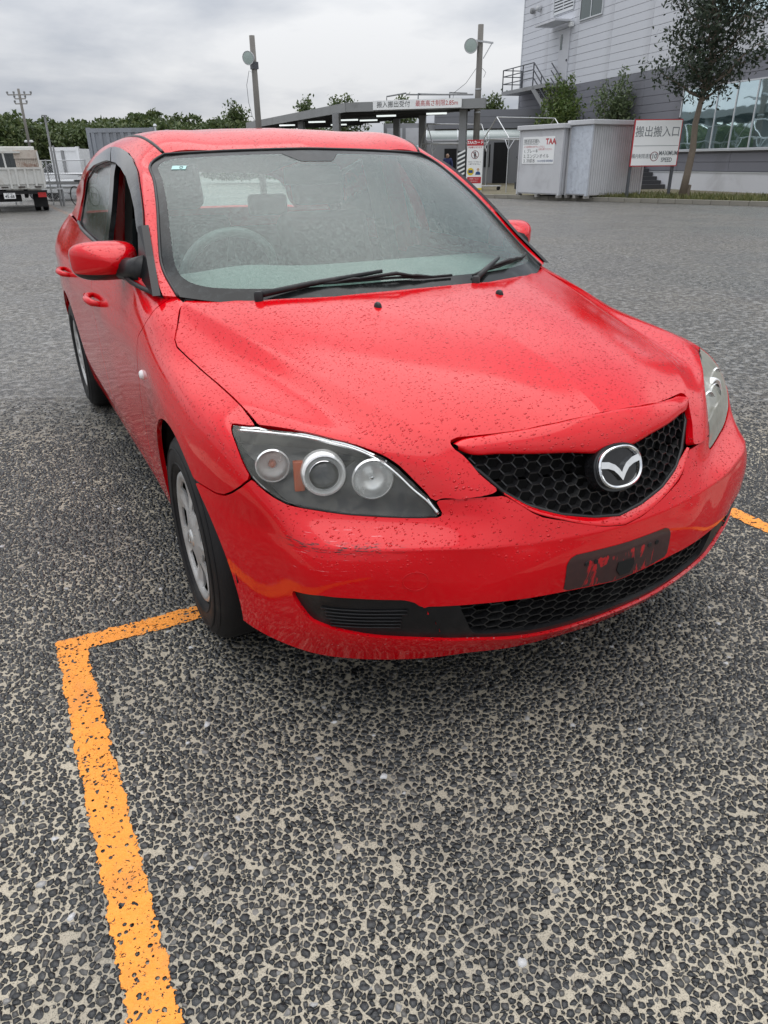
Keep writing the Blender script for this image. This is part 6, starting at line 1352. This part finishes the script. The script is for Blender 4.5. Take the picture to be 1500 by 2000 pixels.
# ------------------------------------------------------------------ trees
def branch_tree(T, base, h, spread, n_main, leafn, leafsize, mat, seed, trunk_r=.11, crown_lo=.30, asp=.45, lean=(0,0), droop=.2, clump=.34, top_bias=1.0):
    rg = np.random.default_rng(seed); tips = []; wood = MB()
    tp = [Vector((0,0,0))]; 
    for k in range(1,9): t = k/8; tp.append(Vector((lean[0]*t+.10*h*.06*math.sin(k*1.7+seed), lean[1]*t+.10*h*.06*math.cos(k*2.1), h*.90*t)))
    wood.tube(tp,[trunk_r*(1-.82*k/8)+.008 for k in range(9)],9)
    wood.build('trunk', M_bark, T, 'all'); 
    def at(t): x = t*8; i = min(int(x),7); return tp[i].lerp(tp[i+1],x-i)
    br = MB()
    for m in range(n_main):
        t = crown_lo+(1-crown_lo)*((m+.5)/n_main)**.95*.98; p = at(min(t,1)); a = m*2.399+rg.uniform(-.4,.4); u = (t-crown_lo)/(1-crown_lo)
        R = spread*(1.0-.62*u**1.5*top_bias)*rg.uniform(.62,1.12)*(.75+.25*min(1,u*4)); rise = R*rg.uniform(.25,.75)+.12*h*u
        pts = [p]; 
        for k in range(1,5): q = k/4; pts.append(p+Vector((cos(a)*R*q+rg.normal(0,.05*R), sin(a)*R*q+rg.normal(0,.05*R), rise*q**1.2)))
        br.tube(pts,[trunk_r*.38*(1-.8*k/4)*(1-.5*u)+.005 for k in range(5)],6)
        for k in range(1,5):
            for _ in range(3):
                d = Vector(rg.normal(0,1,3)).normalized(); l = R*rg.uniform(.12,.36); e = pts[k]+Vector((d.x*l,d.y*l,d.z*l*.6+l*.15)); br.tube([pts[k],e],[.010,.004],4,cap=False); tips.append((e,k/4)); tips.append((pts[k].lerp(e,.5),k/4))
    br.build('branches', M_bark, T, 'all')
    C = []; w = np.array([.35+.65*k for _,k in tips]); w /= w.sum(); cnt = rg.multinomial(leafn, w)
    for (e,_),c_ in zip(tips,cnt): C.append(np.array(e)+rg.normal(0,clump,(c_,3))*[1,1,.75])
    C = np.vstack(C); V,F = leaves(C, leafsize, asp, droop, rg); mesh_np('crown', V, F, mat, T, False)
vt = thing('verge_tree', 'slender dark leaved tree on the verge right of the big sign', 'tree', None, B(10.25,26.6,.11), 0); branch_tree(vt, None, 6.7, 1.95, 26, 9500, .15, M_leafd, 5, .125, .46, .42, tuple((_R2*.35+_F2*.1).xy), .3, .23, .75)
MB().tube([(.22,.02,0),(.26,.03,.25),(.30,.02,.42)],[.10,.09,.07],8).build('cut_stump', M_bark, vt)
def bush(name, label, loc, stems, h, w, n, size, mat, seed, group=None):
    T = thing(name, label, 'bush', group, loc, 0); rg = np.random.default_rng(seed); C = []; br = MB()
    for k in range(stems):
        a = rg.uniform(0,2*pi); r = w*rg.uniform(.1,1)**.6; hh = h*(1-.45*(r/w)**1.5)*rg.uniform(.72,1.05); b = Vector((cos(a)*r*.15,sin(a)*r*.15,0)); e = Vector((cos(a)*r,sin(a)*r,hh)); m_ = b.lerp(e,.55)+Vector((cos(a)*r*.1,sin(a)*r*.1,0)); br.tube([b,m_,e],[.03,.016,.005],5,cap=False)
        m = int(n/stems); t = rg.uniform(.12,1,m)**.8; q = np.array([np.array(b.lerp(m_,min(1,x/.55)) if x < .55 else m_.lerp(e,(x-.55)/.45)) for x in t]); C.append(q+rg.normal(0,1,(m,3))*(.30*(1.15-t))[:,None]*[1,1,.9]*w*.62)
    br.build('stems', M_bark, T, 'all'); V,F = leaves(np.vstack(C), size, .36, -.3, rg); mesh_np('foliage', V, F, mat, T, False)
def bush2(name, label, loc, stems, h, w, n, size, mat, seed, group=None):
    T = thing(name, label, 'bush', group, loc, 0); rg = np.random.default_rng(seed); C = []; br = MB()
    for k in range(stems):
        a = rg.uniform(0,2*pi); r = w*rg.uniform(0,1)**.6*.8; hh = h*(1-.30*(r/w)**1.3)*rg.uniform(.74,1.0); b = Vector((cos(a)*r*.2,sin(a)*r*.2,0)); e = Vector((cos(a)*r,sin(a)*r,hh)); m_ = b.lerp(e,.5)+Vector((cos(a)*r*.12,sin(a)*r*.12,0)); br.tube([b,m_,e],[.035,.02,.005],5,cap=False)
        m = int(n*.30/stems); t = rg.uniform(.55,1,m); q = np.array([np.array(m_.lerp(e,(x-.5)/.5)) for x in t]); C.append(q+rg.normal(0,1,(m,3))*(.07+.34*(1-t))[:,None])
    m = 46
    for k in range(m):
        u = rg.normal(0,1,3); u /= np.linalg.norm(u); cc = np.array([0,0,h*.46])+u*rg.uniform(.35,.95)*np.array([w,w,h*.36]); C.append(cc+rg.normal(0,.23,(int(n*.70/m),3)))
    br.build('stems', M_bark, T, 'all'); V,F = leaves(np.vstack(C), size, .36, -.3, rg); mesh_np('foliage', V, F, mat, T, False)
bush2('shrub', 'dense green shrub in front of the outside stair', B(9.1,41.2,.1), 16, 5.6, 1.30, 6500, .20, M_leafb, 21, 'shrubs behind the sheds'); bush2('shrub', 'looser grey green shrub with tall shoots right of the stair', B(11.35,39.0,.1), 12, 5.6, 1.35, 3400, .21, M_leafg, 33, 'shrubs behind the sheds')
# lone trees standing clear of the wood
for (r,d,h,sp,lab,sd_) in ((-18.6,105,8.0,1.9,'round crowned tree standing clear of the wood behind the left lamp pole',3),(-9.2,104,8.1,2.0,'small dark tree top above the canopy roof, leftmost of those',8),(-4.6,108,8.6,3.0,'wide tree top above the canopy roof, left of its white board',9),(2.8,108,8.4,2.6,'tree top showing above the right half of the white canopy board',12),(14.2,105,8.7,2.4,'green tree top between the right lamp pole and warehouse',15)):
    T = thing('far_tree', lab, 'tree', 'far trees above the roofs', B(r,d,0), 0); branch_tree(T, None, h*.96, sp, 16, 2600, .42, M_leafw, sd_, .2, .25, .55, (0,0), 0, .42)
# the wood on the left: one mass
def wood():
    rg = np.random.default_rng(4); C = []; 
    for k in range(175):
        r = rg.uniform(-62,-13) if k < 95 else rg.uniform(-120,-58); d = rg.uniform(100,122); top = np.interp(r/d*110,[-62,-50,-46,-43,-39,-35,-31,-27,-24,-20,-16,-12],[8.4,8.3,7.6,7.0,7.7,7.3,8.1,7.4,7.6,7.2,6.6,6.2])*rg.uniform(.88,1.06)*d/110
        cw_ = rg.uniform(1.6,3.0); base = B(r,d,0)
        for q in range(7):
            u = rg.normal(0,1,3); u /= np.linalg.norm(u); ctr = np.array([base.x+u[0]*cw_*.7, base.y+u[1]*cw_*.7, top-1.3-abs(u[2])*top*.5]); n = 170
            s_ = rg.normal(0,1,(n,3)); s_ /= np.linalg.norm(s_,axis=1,keepdims=True); C.append(ctr+s_*rg.uniform(.55,1.05,(n,1))*[1.15,1.15,1.0]*rg.uniform(.8,1.35))
    for k in range(15000): r = rg.uniform(-120,-12); d = rg.uniform(99,104); p = B(r,d,0); C.append(np.array([[p.x,p.y,rg.uniform(.2,6.0)]]))
    V,F = leaves(np.vstack(C), .55, .6, 0, rg); mesh_np('far_wood', V, F, M_leafw, None, False, label='dark green wood closing off the yard on the left', cat='wood', kind='stuff')
wood()
# hedge mass seen through the canopy
def hedge():
    rg = np.random.default_rng(6); n = 9000; r = rg.uniform(-13,3.2,n); d = rg.uniform(58,60,n); z = rg.uniform(.1,1,n)*(2.9+.5*np.sin(r*1.3)); C = np.array([tuple(B(a,b,c)) for a,b,c in zip(r,d,z)]); V,F = leaves(C,.34,.6,0,rg); mesh_np('far_hedge', V, F, M_leafw, None, False, label='hedge seen dimly beneath the canopy roof', cat='hedge', kind='stuff')
hedge()
